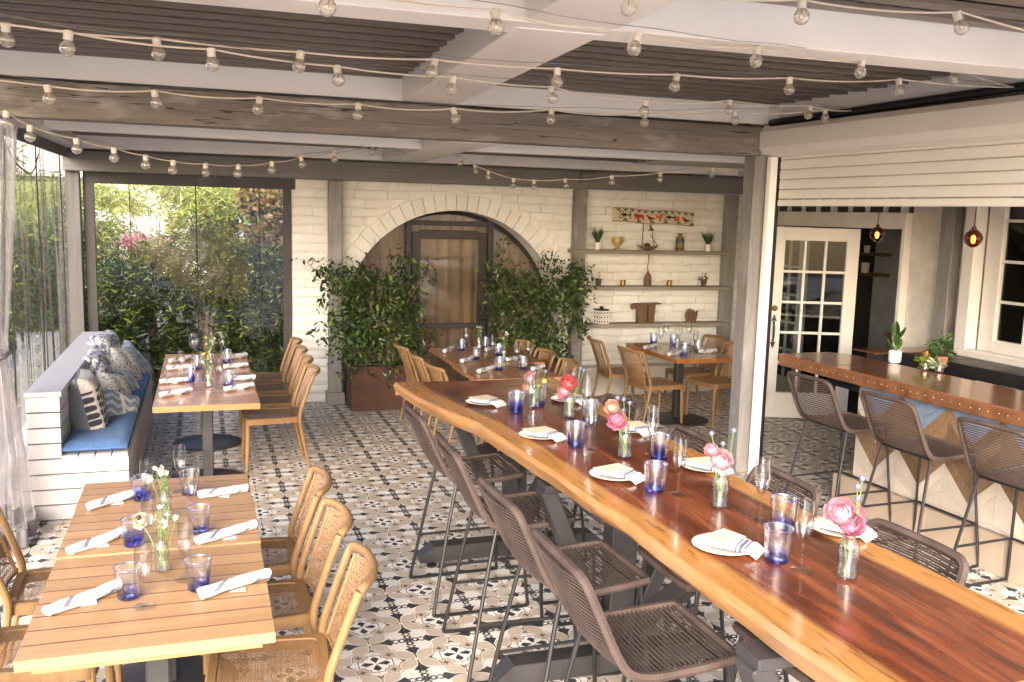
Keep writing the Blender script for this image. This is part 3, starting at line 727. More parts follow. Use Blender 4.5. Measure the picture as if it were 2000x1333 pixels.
for i in range(10):
    for k in range(4): obj('pane', MB().box((.03, (yy[i]+yy[i+1])/2, (zz[k]+zz[k+1])/2), (.005, .285, zz[k+1]-zz[k]-.012)), sash, mats=PANE)
# french doors
def french(name, lab, loc, rz, W=.93, H=2.07, handle=True):
    t = thing(name, lab, 'door', loc, rz); st = .135
    f = MB(); f.box((st/2, 0, H/2), (st, .045, H), .004); f.box((W-st/2, 0, H/2), (st, .045, H), .004); f.box((W/2, 0, H-.07), (W-2*st, .045, .14), .004); f.box((W/2, 0, .14), (W-2*st, .045, .28), .004)
    obj('stile_frame', f, t, mats=WHITEP); gx = np.linspace(st, W-st, 4); gz = np.linspace(.28, H-.14, 6)
    for x in gx[1:-1]: obj('muntin', MB().box((x, 0, (gz[0]+gz[-1])/2), (.028, .04, gz[-1]-gz[0]), .004), t, mats=WHITEP)
    for z in gz[1:-1]: obj('muntin', MB().box((W/2, .001, z), (W-2*st, .036, .028), .004), t, mats=WHITEP)
    for i in range(3):
        for k in range(5): obj('pane', MB().box(((gx[i]+gx[i+1])/2, .004, (gz[k]+gz[k+1])/2), (gx[1]-gx[0]-.01, .005, gz[1]-gz[0]-.01)), t, mats=PANE)
    if handle:
        h = MB(); x = .062; h.bar((x, -.045, .84), (x, -.045, 1.06), .022, .012, .004)
        for s_ in (-1, 1): h.prismy([(x-.028, .95+s_*.115), (x+.028, .95+s_*.115), (x, .95+s_*.185)], -.05, -.035); h.box((x, -.035, .95+s_*.10), (.02, .03, .02), .003)
        h.tube([(x, -.04, .85), (x-.003, -.085, .90), (x-.003, -.085, 1.0), (x, -.04, 1.05)], .009, 8); obj('handle', h, t, mats=BLACK)
        h = MB(); h.tube([(x, -.022, 1.20), (x, -.035, 1.20)], .032, 16); h.box((x, -.04, 1.20), (.012, .012, .045), .002, np.array(Matrix.Rotation(R_(50), 3, 'Y'))); obj('lock', h, t, mats=BROWNW)
    return t
a, b = np.array((4.63, 4.40)), np.array((5.49, 4.075)); french('french_door', 'white french door with fifteen panes standing open beside the bar', (a[0], a[1], .015), math.atan2(*(b-a)[::-1]), float(np.linalg.norm(b-a)))
french('french_door', 'white french door seen edge on behind the open one', (5.47, 5.74, .015), R_(-90), .82, handle=False)
# dark cabinet in the doorway with things on it
t = thing('cabinet', 'dark wooden cabinet standing inside the house doorway', 'cabinet', (6.35, 3.90, 0))
obj('carcass', MB().box((0, 0, .45), (.5, .7, .9), .006).box((0, 0, .92), (.55, .75, .04), .006), t, mats=BROWNW)
for k in range(2): obj('drawer', MB().box((-.26, 0, .28+.34*k), (.02, .6, .28), .006), t, mats=BROWNW)
for k, (px, py, lab) in enumerate(((1693, 494, 'small white cup on an upper shelf inside the doorway'), (1689, 533, 'white jar on a lower shelf inside the doorway'))):
    p = atx(px, py, 6.75); tag(obj('cup', MB().lathe([(.03, 0), (.036, .03), (.04, .09), (.0, .085)], 14, cap=True), loc=p, mats=WPOT, scale=(1+k*.4,)*3), lab, 'cup')
    tag(obj('wall_shelf', MB().box((0, 0, 0), (.25, .9, .03), .004), loc=(p[0]+.05, p[1]+.2, p[2]-.016), mats=BROWNW), ('upper' if k == 0 else 'lower')+' dark shelf inside the house doorway', 'shelf')
# ================================================================== FURNITURE
# ---- cane chair (faces +x)
def lerp(a, b, t): return a+(b-a)*t
def smooth_path(P, k=4):
    P = [np.array(p, float) for p in P]; out = []
    for i in range(len(P)-1):
        p0, p1, p2, p3 = P[max(i-1, 0)], P[i], P[i+1], P[min(i+2, len(P)-1)]
        for j in range(k):
            t = j/k; out.append(.5*((2*p1)+(p2-p0)*t+(2*p0-5*p1+4*p2-p3)*t*t+(3*p1-p0-3*p2+p3)*t**3))
    out.append(P[-1]); return out
def cane_strips(fn, nu, nv, w_):
    """woven cane in the unit square mapped by fn(u, v): pairs both ways and diagonals"""
    m_ = MB()
    def strip(a, b, ww, n=5, lift=0):
        a, b = np.array(a), np.array(b); d = b-a; nrm = np.array((-d[1], d[0]))/np.linalg.norm(d)*ww; V = []
        for i in range(n+1):
            p = a+d*i/n
            for s_ in (-1, 1): V.append(fn(*(p+nrm*s_).clip(0, 1), lift))
        m_.add(V, [(2*i, 2*i+1, 2*i+3, 2*i+2) for i in range(n)])
    for i in range(nu):
        for o in (-.14, .14): u = (i+.5+o)/nu; strip((u, 0), (u, 1), w_/nu, 6, 0)
    for j in range(nv):
        for o in (-.14, .14): v = (j+.5+o)/nv; strip((0, v), (1, v), w_/nv, 6, .0008)
    for k in range(-nv, nu):
        a = (max(k, 0)/nu, max(-k, 0)/nv); L = min(nu-max(k, 0), nv-max(-k, 0))
        if L > 0: strip(a, (a[0]+L/nu, a[1]+L/nv), w_/nu, 6, .0016)
    for k in range(0, nu+nv):
        i0 = min(k, nu); j0 = k-i0; L = min(i0, nv-j0)
        if L > 0: strip((i0/nu, j0/nv), ((i0-L)/nu, (j0+L)/nv), w_/nu, 6, .0024)
    return m_
def make_chair(name, label, cane=True):
    t = thing(name, label, 'chair', group='cane back dining chairs')
    for s_ in (-1, 1):
        obj('leg', MB().tube([(.205, s_*.195, .425), (.212, s_*.20, .2), (.218, s_*.205, 0)], [.020, .018, .013], 10), t, mats=CANEW)
        obj('rear_post', MB().tube(smooth_path([(-.285, s_*.205, 0), (-.235, s_*.212, .24), (-.205, s_*.215, .43), (-.235, s_*.218, .56), (-.315, s_*.222, .785)], 5), [.013]*5+[.016]*5+[.0175]*5+[.0165]*6, 10), t, mats=CANEW)
    top = smooth_path([(-.315, -.222, .785), (-.335, -.205, .797), (-.372, -.12, .80), (-.385, 0, .80), (-.372, .12, .80), (-.335, .205, .797), (-.315, .222, .785)], 4)
    obj('top_rail', MB().tube(top, .0175, 10), t, mats=CANEW)
    def rr(x0, x1, hw0, hw1, rad=.05, n=5):
        P = []
        for cx, cy_, a0 in ((x1-rad, hw1-rad, 0), (x0+rad, hw0-rad, 90), (x0+rad, -hw0+rad, 180), (x1-rad, -hw1+rad, 270)):
            for k in range(n+1): a = R_(a0+90*k/n); P.append((cx+rad*math.cos(a), cy_+rad*math.sin(a)))
        return P
    m_ = MB(); o = rr(-.225, .228, .205, .228); i = rr(-.185, .192, .168, .192, .035); N = len(o)
    V = [(x, y, z) for P, z in ((o, .392), (o, .436), ([lerp(np.array(a), np.array(b), .2) for a, b in zip(o, i)], .443), (i, .441), (i, .392)) for x, y in P]
    m_.add(V, [(r*N+k, r*N+(k+1) % N, ((r+1) % 5)*N+(k+1) % N, ((r+1) % 5)*N+k) for r in range(5) for k in range(N)])
    obj('seat_frame', m_, t, mats=CANEW)
    if cane:
        sfn = lambda u, v, l: (-.188+.383*u, (-.5+v)*2*lerp(.171, .194, u), .433-.006*math.sin(u*math.pi)*math.sin(v*math.pi)+l*.5)
        obj('cane_seat', cane_strips(sfn, 17, 17, .075), t, mats=CANEP, smooth=False)
    else: obj('seat_panel', MB().box((.003, 0, .425), (.39, .37, .02)), t, mats=CANES)
    def bfn(u, v, l=0):
        y = (-.5+u)*2*.155; b = 1-(y/.17)**2; return np.array((lerp(-.205, -.312, v)-.012-lerp(.025, .055, v)*b+l, y, lerp(.452, .787, v)))
    bp = obj('cane_back', cane_strips(bfn, 13, 15, .08), t, mats=CANEP, smooth=False)
    for s_ in (0, 1): obj('back_stile', MB().tube([bfn(s_, v/6) for v in range(7)], .0085, 6), bp, mats=CANEW)
    obj('back_stile', MB().tube([bfn(u/8, 0) for u in range(9)], .0085, 6), bp, mats=CANEW)
    return t
chair = Kind(make_chair('dining_chair', 'honey wood cane back chair'))
PI = math.pi
for k, (y, wh) in enumerate(((.44, 'farthest of the three'), (-.15, 'middle of the three'), (-.72, 'nearest of the three'))):
    chair.put((-.955+.01*k, y, 0), PI+R_((-3, 2, -4)[k]), 'cane back chair right of the front slatted table, %s' % wh)
for k, (y, wh) in enumerate(((.28, 'far one'), (-.36, 'middle one cut by the frame edge'), (-1.02, 'nearest one low in the corner'))):
    chair.put((-1.76-.01*k, y, 0), R_((2, -3, 3)[k]), 'cane back chair left of front slatted table, %s' % wh)
for k, (y, wh) in enumerate(((3.68, 'nearest of four'), (4.27, 'second of four'), (4.86, 'third of four'), (5.45, 'farthest of four'))):
    chair.put((-.63+.01*k, y, 0), PI+R_((2, -2, 3, 0)[k]), 'cane back chair across the table from the white bench, %s' % wh)
for k, (y, wh) in enumerate(((3.72, 'nearest'), (4.30, 'middle'), (4.95, 'farthest'))):
    chair.put((1.10-.02*k, y, 0), R_((4, -3, 2)[k]), 'cane back chair left of the table before the arch, %s of the three' % wh)
for k, (y, wh) in enumerate(((3.72, 'nearest'), (4.32, 'middle'), (4.95, 'farthest'))):
    chair.put((1.72+.01*k, y, 0), PI+R_((-3, 2, 4)[k]), 'cane back chair right of the table before the arch, %s of the three' % wh)
wchair = Kind(make_chair('dining_chair', 'honey wood chair with solid seat', False))
for x, y, rz, lab in ((3.32, 4.42, R_(8), 'solid seat cane back chair at the shelf side table, near left corner'), (3.27, 5.12, R_(-6), 'solid seat cane back chair at the shelf side table, far left corner'), (4.10, 5.02, PI+R_(8), 'solid seat cane back chair at the shelf side table, far right corner'), (4.05, 4.42, PI+R_(14), 'solid seat cane back chair half hidden by the front post')):
    wchair.put((x, y, 0), rz, lab)

# ---- rope bar stool (faces +x)
def make_stool():
    t = thing('bar_stool', 'rope stool', 'bar stool', group='brown rope bar stools')
    def side(s_):   # seat-and-back outline at one side, from seat front to back top
        return [(.225, s_*.215, .735), (.10, s_*.225, .725), (-.06, s_*.228, .718), (-.15, s_*.228, .735), (-.20, s_*.228, .79), (-.262, s_*.226, .92), (-.312, s_*.222, 1.03)]
    L, Rr = side(-1), side(1)
    loop = smooth_path(L+[(-.328, -.20, 1.062), (-.335, -.15, 1.07), (-.338, 0, 1.072), (-.335, .15, 1.07), (-.328, .20, 1.062)]+list(reversed(Rr))+[(.238, .19, .733), (.243, 0, .730), (.238, -.19, .733), (.225, -.215, .735)], 3)[:-1]
    den = []
    for i in range(len(loop)):
        a, b = loop[i], loop[(i+1) % len(loop)]; n = max(2, int(np.linalg.norm(b-a)/.0045))
        den += [a+(b-a)*k/n for k in range(n)]
    obj('rope_frame', MB().tube(den, [.0165 if k % 2 else .0148 for k in range(len(den))], 6, closed=True), t, mats=ROPE)
    sp = smooth_path(L, 6); d = np.r_[0, np.cumsum([np.linalg.norm(sp[i+1]-sp[i]) for i in range(len(sp)-1)])]; sp = np.array(sp)
    def at(s_): return np.array([np.interp(s_, d, sp[:, k]) for k in range(3)])
    seat, back = MB(), MB(); s_ = .012; i = 0
    while s_ < d[-1]+.03:
        p = at(min(s_, d[-1])) if s_ <= d[-1] else np.array((-.312-(s_-d[-1])*.5, -.205, 1.03+(s_-d[-1])*.87))
        m_ = seat if s_ < .40 else back; sag = .006 if s_ < .40 else .0; o = (-.004 if i % 2 else .004)
        nx = (0, .0, 1) if s_ < .40 else (.92, 0, .38)
        q = [(p[0]+nx[0]*o, y, p[2]+nx[2]*o-sag*(1-(y/.22)**2)) for y in (p[1], p[1]*.5, 0, -p[1]*.5, -p[1])]
        if s_ >= .40: q = [(x-.028*(1-(y/.222)**2), y, z) for x, y, z in q]
        m_.tube(q, .0039, 4, cap=False); s_ += .0088; i += 1
    obj('seat_cords', seat, t, mats=ROPE); obj('back_cords', back, t, mats=ROPE)
    for s_ in (-1, 1):
        obj('sled_leg', MB().tube(smooth_path([(-.135, s_*.205, .715), (-.18, s_*.225, .5), (-.262, s_*.268, .06), (-.262, s_*.272, .022), (-.235, s_*.273, .010), (0, s_*.275, .010), (.235, s_*.273, .010), (.262, s_*.272, .022), (.258, s_*.268, .08), (.205, s_*.222, .66), (.19, s_*.212, .715)], 4), .0095, 8), t, mats=BLACK)
        obj('foot_rail', MB().tube([(-.221, s_*.249, .28), (.24, s_*.252, .28)], .008, 8), t, mats=BLACK)
    obj('foot_rail', MB().tube([(.24, -.252, .28), (.24, .252, .28)], .008, 8), t, mats=BLACK)
    for x in (.19, -.135): obj('under_bar', MB().tube([(x, -.205, .712), (x, .205, .712)], .008, 8), t, mats=BLACK)
    return t
stool = Kind(make_stool())
for k, (y, wh) in enumerate(((.69, 'farthest of the four'), (-.06, 'second farthest of four'), (-.82, 'second nearest of four'), (-1.47, 'nearest of four'))):
    stool.put((.245, y, 0), R_((1, -2, 2, 0)[k]), 'brown rope stool left of the live edge table, %s' % wh)
for k, (y, wh) in enumerate(((.70, 'farthest of the four'), (-.13, 'second farthest of four'), (-.92, 'second nearest of four'), (-1.68, 'nearest of four'))):
    stool.put((.84, y, 0), PI+R_((2, -1, 0, 2)[k]), 'brown rope stool right of the live edge table, %s' % wh)
for k, (y, wh) in enumerate(((1.25, 'farthest, next to the door'), (.50, 'middle of the three'), (-.27, 'nearest, cut by the frame'))):
    stool.put((3.17+.035*k, y, 0), R_((3, 2, 4)[k]), 'brown rope bar stool at the copper bar, %s' % wh)

# ---- tables
def ped_base(t, x, y, h, mat=CHAR, r=.30):
    obj('column', MB().box((x, y, h/2), (.085, .085, h), .008), t, mats=mat)
    obj('base_disc', MB().lathe([(0, .004), (r, .004), (r, .016), (r*.9, .026), (.06, .045), (0, .045)], 36, (x, y, 0)), t, mats=mat)
def slat_table(name, lab, x0, x1, y0, y1, z, pitch, mat, base=CHAR, bmat=None):
    t = thing(name, lab, 'table', ((x0+x1)/2, (y0+y1)/2, 0)); W, D = x1-x0, y1-y0; n = max(1, round(D/pitch)); p = D/n
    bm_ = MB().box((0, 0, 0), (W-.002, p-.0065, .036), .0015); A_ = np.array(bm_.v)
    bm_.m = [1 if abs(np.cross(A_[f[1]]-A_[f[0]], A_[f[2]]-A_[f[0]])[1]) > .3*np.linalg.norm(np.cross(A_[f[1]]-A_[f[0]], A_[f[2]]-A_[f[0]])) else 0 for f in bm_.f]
    bd = bm_.mesh('board', [mat, TEAK_SHADE], False); ed = MB().box((0, 0, 0), (W-.002, p-.0065, .036), .0015).mesh('board', mat, False)
    for k in range(n):
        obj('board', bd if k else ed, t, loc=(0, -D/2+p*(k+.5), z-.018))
    obj('gap_shade_panel', MB().box((0, 0, z-.0385), (W-.06, D-.04, .004)), t, mats=BLACK)  # added black sheet, its colour stands in for shade between the boards
    obj('apron', MB().box((0, -D/2+.06, z-.052), (W-.08, .03, .03)).box((0, D/2-.06, z-.052), (W-.08, .03, .03)).box((-W/2+.07, 0, z-.052), (.03, D-.1, .03)).box((W/2-.07, 0, z-.052), (.03, D-.1, .03)), t, mats=mat)
    ped_base(t, 0, 0, z-.065, base); return t
ZT = .75
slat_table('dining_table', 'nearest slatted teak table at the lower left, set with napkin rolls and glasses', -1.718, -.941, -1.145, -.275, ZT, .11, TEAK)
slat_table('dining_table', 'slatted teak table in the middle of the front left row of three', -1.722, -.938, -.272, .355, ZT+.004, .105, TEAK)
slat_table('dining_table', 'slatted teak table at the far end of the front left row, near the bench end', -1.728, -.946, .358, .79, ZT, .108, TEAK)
for y0, y1, lab in ((2.60, 3.98, 'smooth glossy wooden table before the white bench, nearer of the pair'), (3.985, 5.02, 'smooth glossy wooden table before the white bench, farther one by the window')):
    t = thing('dining_table', lab, 'table', (-1.14, (y0+y1)/2, 0)); D = y1-y0; n = round(D/.10)
    for k in range(n): obj('plank', MB().box((0, 0, 0), (.722, D/n-.0006, .042), .001), t, loc=(0, -D/2+D/n*(k+.5), ZT-.021), mats=BLOCK)
    ped_base(t, 0, 0, ZT-.042)
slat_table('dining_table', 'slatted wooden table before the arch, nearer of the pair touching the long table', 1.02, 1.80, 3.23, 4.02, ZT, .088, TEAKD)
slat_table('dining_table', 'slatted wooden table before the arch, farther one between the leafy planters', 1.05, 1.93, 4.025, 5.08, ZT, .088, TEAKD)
t = thing('dining_table', 'square butcher block table beside the display shelves', 'table', (3.66, 4.55, 0))
for k in range(9): obj('plank', MB().box((0, 0, 0), (.0755, 1.18, .045), .0012), t, loc=(-.304+.076*k, 0, ZT-.0225), mats=BLOCKY)
ped_base(t, -.02, -.05, ZT-.045, CHAR, .34)

# ---- the long live-edge table
ZL = 1.05
Lp = [atz(*a, ZL) for a in ((772, 748), (822, 778), (872, 800), (935, 826), (1000, 868), (1075, 914), (1150, 966), (1225, 1014), (1300, 1072), (1387, 1135), (1475, 1192), (1545, 1243), (1640, 1305), (1734, 1372))]
Rp = [atz(*a, ZL) for a in ((1082, 738), (1100, 748), (1150, 775), (1200, 802), (1250, 829), (1310, 859), (1390, 895), (1419, 923), (1587, 1004), (1720, 1068), (1877, 1142), (2000, 1204))]
lx, ly = zip(*[(p[0], p[1]) for p in Lp]); rx, ry = zip(*[(p[0], p[1]) for p in Rp])
Y1, Y0 = 1.632, -2.50
lt = thing('live_edge_table', 'long glossy live edge slab table with golden sapwood edges on black trestles', 'table', (.66, -.43, 0))
def lxy(y): return np.interp(-y, [-a for a in ly], lx)-.66
def rxy(y): return np.interp(-y, [-a for a in ry], rx)-.66
def wob(y, s_): return .005*math.sin(y*3.7+s_)+.002*math.sin(y*11+2*s_)
NV, NU = 90, 36
def top(u, v):
    y = lerp(Y1, Y0, v); y2 = y+(.02*math.sin(u*7+1) if v > .995 or v < .005 else 0); a, b = lxy(y)+wob(y, 1), rxy(y)+wob(y, 4)
    return (lerp(a, b, u), y2+.43, ZL)
sb = MB().grid(top, NU, NV, uv=True); obj('slab_top', sb, lt, mats=SLAB)
def edge(side):
    def f(u, v):
        y = lerp(Y1, Y0, v); y2 = y+(.02*math.sin((0 if side < 0 else 1)*7+1) if v > .995 or v < .005 else 0)
        x = (lxy(y)+wob(y, 1)) if side < 0 else (rxy(y)+wob(y, 4))
        prof = [(0, 0), (.010, -.006), (.016, -.02), (.010+.006*math.sin(y*3.3), -.045), (-.008+.008*math.sin(y*2.1+1), -.075), (-.045, -.085)]
        k = u*5; i = min(int(k), 4); fr = k-i; ox = lerp(prof[i][0], prof[i+1][0], fr); oz = lerp(prof[i][1], prof[i+1][1], fr)
        return (x+side*(ox+.0015*math.sin(y*31+u*9+2*math.sin(y*5))*min(1, u*4)), y2+.43, ZL+oz)
    return f
for s_ in (-1, 1): obj('bark_edge', MB().grid(edge(s_), 6, NV), lt, mats=SLABE)
def endcap(v, yy):
    m_ = MB(); n = NU; V = [top(i/(n-1), v) for i in range(n)]; V += [(x, y, ZL-.085) for x, y, z in V]
    m_.add(V, [(i, i+1, n+i+1, n+i) for i in range(n-1)]); return m_
for v, yy in ((0, Y1), (1, Y0)): obj('end_grain', endcap(v, yy), lt, mats=SLABE)
m_ = MB().grid(lambda u, v: (*top(lerp(.05, .95, u), v)[:2], ZL-.085), 8, 30); obj('underside', m_, lt, mats=SLABE)
for yf in (1.13, -.40, -2.05):
    y = yf+.43; m_ = MB()
    fo = [(-.60, .075), (-.52, .14), (.52, .14), (.60, .075), (.60, .045), (-.60, .045)]; m_.prismy(fo, y-.055, y+.055); obj('trestle_foot', m_, lt, mats=CHAR)
    m_ = MB()
    for x in (-.52, .52): m_.lathe([(.03, 0), (.032, .012), (.012, .02), (.012, .05)], 14, (x, y, 0), cap=True)
    obj('levelling_foot', m_, lt, mats=BLACK)
    obj('trestle_column', MB().box((0, y, .55), (.125, .115, .82), .006), lt, mats=CHAR)
    for s_ in (-1, 1): obj('brace', MB().bar((s_*.05, y, .17), (s_*.38, y, .935), .10, .07, .005, up=(1, 0, 0)), lt, mats=CHAR)
    obj('top_bar', MB().box((0, y, .945), (.80, .12, .035), .004), lt, mats=CHAR)
obj('stretcher', MB().bar((0, 1.5, .20), (0, .03, .20), .09, .09, .005).bar((0, .03, .20), (0, -1.6, .20), .09, .09, .005), lt, mats=CHAR)
for a, b in ((1.50, .10), (-.04, -1.60)): obj('brace', MB().bar((0, a, .24), (0, (a+b)/2-.05, .92), .07, .08, .005, up=(1, 0, 0)), lt, mats=CHAR)

# ---- white bench with boards, cushions
bn = thing('bench', 'white painted board bench with a high back along the vinyl curtain', 'bench', (-1.94, 4.1, 0)); Yb0, Yb1 = -1.55, 1.6
for k in range(4): obj('plank', MB().box((0, 0, 0), (.62, .03, .098), .003), bn, loc=(-.03, Yb0+.015, .057+.1065*k), mats=BENCHW)
for k in range(4): obj('plank', MB().box((0, 0, 0), (.205, .03, .098), .003), bn, loc=(-.238, Yb0+.015, .483+.1065*k), mats=BENCHW)
for k in range(4): obj('plank', MB().box((0, 0, 0), (.025, Yb1-Yb0-.035, .098), .003), bn, loc=(-.150, .02, .483+.1065*k), mats=BENCHW)
for k in range(8): obj('plank', MB().box((0, 0, 0), (.025, Yb1-Yb0-.035, .098), .003), bn, loc=(-.328, .02, .057+.1065*k), mats=BENCHW)
for k in range(4): obj('plank', MB().box((0, 0, 0), (.025, Yb1-Yb0-.035, .098), .003), bn, loc=(.268, .02, .057+.1065*k), mats=BENCHW)
obj('top_board', MB().box((-.235, .025, .871), (.225, Yb1-Yb0+.01, .035), .005), bn, mats=BENCHW)
for k in range(4): obj('seat_slat', MB().box((0, 0, 0), (.098, Yb1-Yb0, .025), .003), bn, loc=(-.088+.105*k, .025, .436), mats=BENCHW)
def cushion(W, D, H, r=.03):
    m_ = MB(); nx, ny = 14, 26
    def f(u, v, s_):
        x, y = (u-.5)*W, (v-.5)*D; ex = 1-(abs(u-.5)*2)**12; ey = 1-(abs(v-.5)*2)**16; e = max(ex*ey, 0)**.5
        return (x*(1-.01*s_), y, H/2*s_*(.25+.75*e)+(.004*math.sin(x*40)*math.sin(y*9) if s_ > 0 else 0))
    m_.grid(lambda u, v: f(u, v, 1), nx, ny); m_.grid(lambda u, v: f(u, v, -1), nx, ny)
    ring = []
    m_.box((0, 0, 0), (W*.985, D*.985, H*.42), .006); return m_
sd = (Yb1-Yb0)/2
for k, wh in enumerate(('nearer half of the bench', 'farther half of the bench')):
    o = obj('seat_cushion', cushion(.425, sd-.012, .075), loc=(-1.875, 4.125+(-.5+k)*sd, .487), mats=BLUEC, sharp=60); tag(o, 'flat blue woven seat cushion on the %s' % wh, 'cushion', 'blue bench cushions')
def pillow(name, lab, px, py, x, size, thick, mat, rz, lean, roll=0):
    m_ = MB(); n = 22
    def f(u, v, s_):
        a, b = (u-.5)*2, (v-.5)*2; k = max(0, (1-a**4)*(1-b**4))**.5; pin = 1-.10*(a*a*b*b)-.03*(1-a*a)*0
        sx = 1-.07*(1-a*a)*b*b; sz = 1-.07*(1-b*b)*a*a
        return (a*size*.5*sz, s_*thick*.5*k**.8+.004*math.sin(a*7+b*5), b*size*.5*sx)
    m_.grid(lambda u, v: f(u, v, 1), n, n); m_.grid(lambda u, v: f(u, v, -1), n, n)
    p = atx(px, py, x)
    o = obj(name, m_, loc=p, mats=mat, sharp=0); o.rotation_euler = (Matrix.Rotation(rz, 3, 'Z') @ Matrix.Rotation(lean, 3, 'X') @ Matrix.Rotation(roll, 3, 'Y')).to_euler()
    return tag(o, lab, 'pillow', 'throw pillows on the white bench')
# local +y is the pillow's back, it leans towards the bench back
pillow('pillow', 'big cream pillow with knotted dark holes and grey back, nearest on the bench', 168, 792, -1.99, .50, .25, PIL['dots'], R_(93), R_(-12))
pillow('pillow', 'cream pillow with dark leaf blotches against the bench back, second in the row', 192, 742, -2.00, .50, .22, PIL['leaf'], R_(90), R_(-14))
pillow('pillow', 'cream pillow with dark bands at the far end of the bench back', 210, 698, -2.00, .48, .22, PIL['leaf'], R_(80), R_(-14), R_(90))
pillow('pillow', 'blue grey chevron pillow standing in front, nearest the bench edge', 226, 812, -1.82, .40, .17, PIL['chevron'], R_(48), R_(-16), R_(22))
pillow('pillow', 'small cream speckled pillow with bright blue back, behind the chevron one', 224, 776, -1.86, .42, .17, PIL['speck'], R_(72), R_(-20), R_(16))
pillow('pillow', 'grey green pillow with pale stripes lying behind the blue backed one', 242, 760, -1.83, .38, .15, PIL['stripe'], R_(66), R_(-34), R_(10))
pillow('pillow', 'speckled pillow with bright blue back at the far half of the bench', 240, 722, -1.87, .46, .17, PIL['speck'], R_(70), R_(-22), R_(12))
pillow('pillow', 'striped grey blue pillow leaning at the far end of the seat', 263, 717, -1.80, .44, .16, PIL['stripe'], R_(74), R_(-30), R_(-20))

# ---- copper topped bar
bar = thing('bar_counter', 'bar with riveted copper top and chevron plank front', 'bar counter', (3.345, 2.31, 0), SRZ)
m_ = MB(); ct = [(0, 0), (.48, 0), (.60, -.18), (.60, -.46), (.60, -5.2), (0, -5.2)]; m_.prism(ct, 1.045, 1.062); obj('copper_top', m_, bar, mats=COPPER, smooth=False)
m_ = MB(); m_.box((.012, -2.6, 1.010), (.022, 5.2, .085), .003); m_.box((.245, -.012, 1.010), (.46, .022, .085), .003); eb = obj('copper_band', m_, bar, mats=COPEDGE)
rm = MB().lathe([(.0062, 0), (.0052, .0026), (.003, .0044), (.0, .005)], 10).mesh('rivet', RIVET); k = 0; y = -.05
while y > -3.2:
    obj('rivet', rm, bar, loc=(.0015, y, 1.012+rng.normal()*.002), rot=(0, R_(-90), 0)); y -= .070+rng.normal()*.006
obj('underside', MB().box((.30, -2.6, .985), (.54, 5.1, .03)), bar, mats=BROWNW)
obj('hinge_line', MB().box((.30, -.62, 1.0625), (.58, .004, .003)), bar, mats=BLACK)
obj('carcass', MB().box((.345, -3.05, .51), (.49, 4.3, .94)), bar, mats=PLASTER)
Xf = .085; per = .418; yst = -.875; zt = 1.0
def plank(par, y0, y1, z0, slope, th, mat, off):
    V = []
    for x in (0, .014):
        for y, z in ((y0, z0), (y1, z0+slope), (y1, z0+slope-th), (y0, z0-th)): V.append((x, y, z))
    cy_, cz_ = (y0+y1)/2, z0+slope/2-th/2; V = [(x, y-cy_, z-cz_) for x, y, z in V]; m_ = MB()
    zlo, zhi = .258-cz_, .966-cz_; V = [(x, y, min(max(z, zlo), zhi)) for x, y, z in V]
    if max(v[2] for v in V)-min(v[2] for v in V) < .012: return
    if V[0][2]-V[3][2] < .002 and V[1][2]-V[2][2] < .002: return
    m_.add(V, [(0, 1, 2, 3), (7, 6, 5, 4), (0, 4, 5, 1), (1, 5, 6, 2), (2, 6, 7, 3), (3, 7, 4, 0)])
    obj('plank', m_, par, loc=(Xf-.014-off, cy_, cz_), mats=mat, smooth=False)
th = .0965
for c in range(14):
    up = c % 2 == 0; ya = yst-.0-c*per/2; yb = ya-per/2       # start with a rising peak at the far end
    pk = .968; zl, zr = (pk, pk-per/2*1.0) if up else (pk-per/2, pk)
    for r_ in range(-4, 12):
        z0 = zl-r_*th; mat = PBLUE if r_ < 0 else (PPALE if r_ >= 4 or (r_ == 1 and c == 0) else PWOOD)
        plank(bar, ya-.0012, yb+.0012, z0-.0012, zr-zl, th-.0024, mat, rng.random()*.0025)
obj('end_panel', MB().box((.345, -.89, .51), (.50, .02, .94)), bar, mats=PLASTER)
for k in range(12): obj('plinth_tile', MB().box((0, 0, 0), (.03, .306, .25), .002), bar, loc=(.05, -.86-.309*k, .127), mats=PLINTH)
obj('plinth_tile', MB().box((.33, -.70, .127), (.55, .03, .25), .002), bar, mats=PLINTH)
# sunken bar well, bottles' rail and the back counter under the window
t = thing('bar_well', 'black bar well with speed rail tubs behind the copper counter', 'bar well', (4.35, .6, 0), SRZ)
obj('well_floor', MB().box((0, -.4, .80), (.80, 4.4, .03)), t, mats=BLACK); obj('well_side', MB().box((-.36, -.4, .92), (.03, 4.4, .24)), t, mats=BLACK); obj('well_back', MB().box((.42, -.4, .95), (.04, 4.4, .16)), t, mats=BLACK)
for k in range(7): obj('tub', MB().box((-.10, .55-.20*k, .90), (.26, .17, .17), .02), t, mats=CHAR); obj('tub_lip', MB().box((-.10, .55-.20*k, .990), (.28, .18, .012), .004), t, mats=STEEL)
t = thing('back_counter', 'dark back counter under the sash window with copper edge', 'counter', (5.12, .5, 0))
obj('counter_top', MB().box((0, .1, .965), (.70, 4.6, .03), .004), t, mats=BLACK); obj('counter_body', MB().box((.05, .1, .48), (.6, 4.5, .94)), t, mats=DARKR); obj('copper_end', MB().box((-.12, 2.25, .988), (.9, .30, .012), .003), t, mats=COPPER)
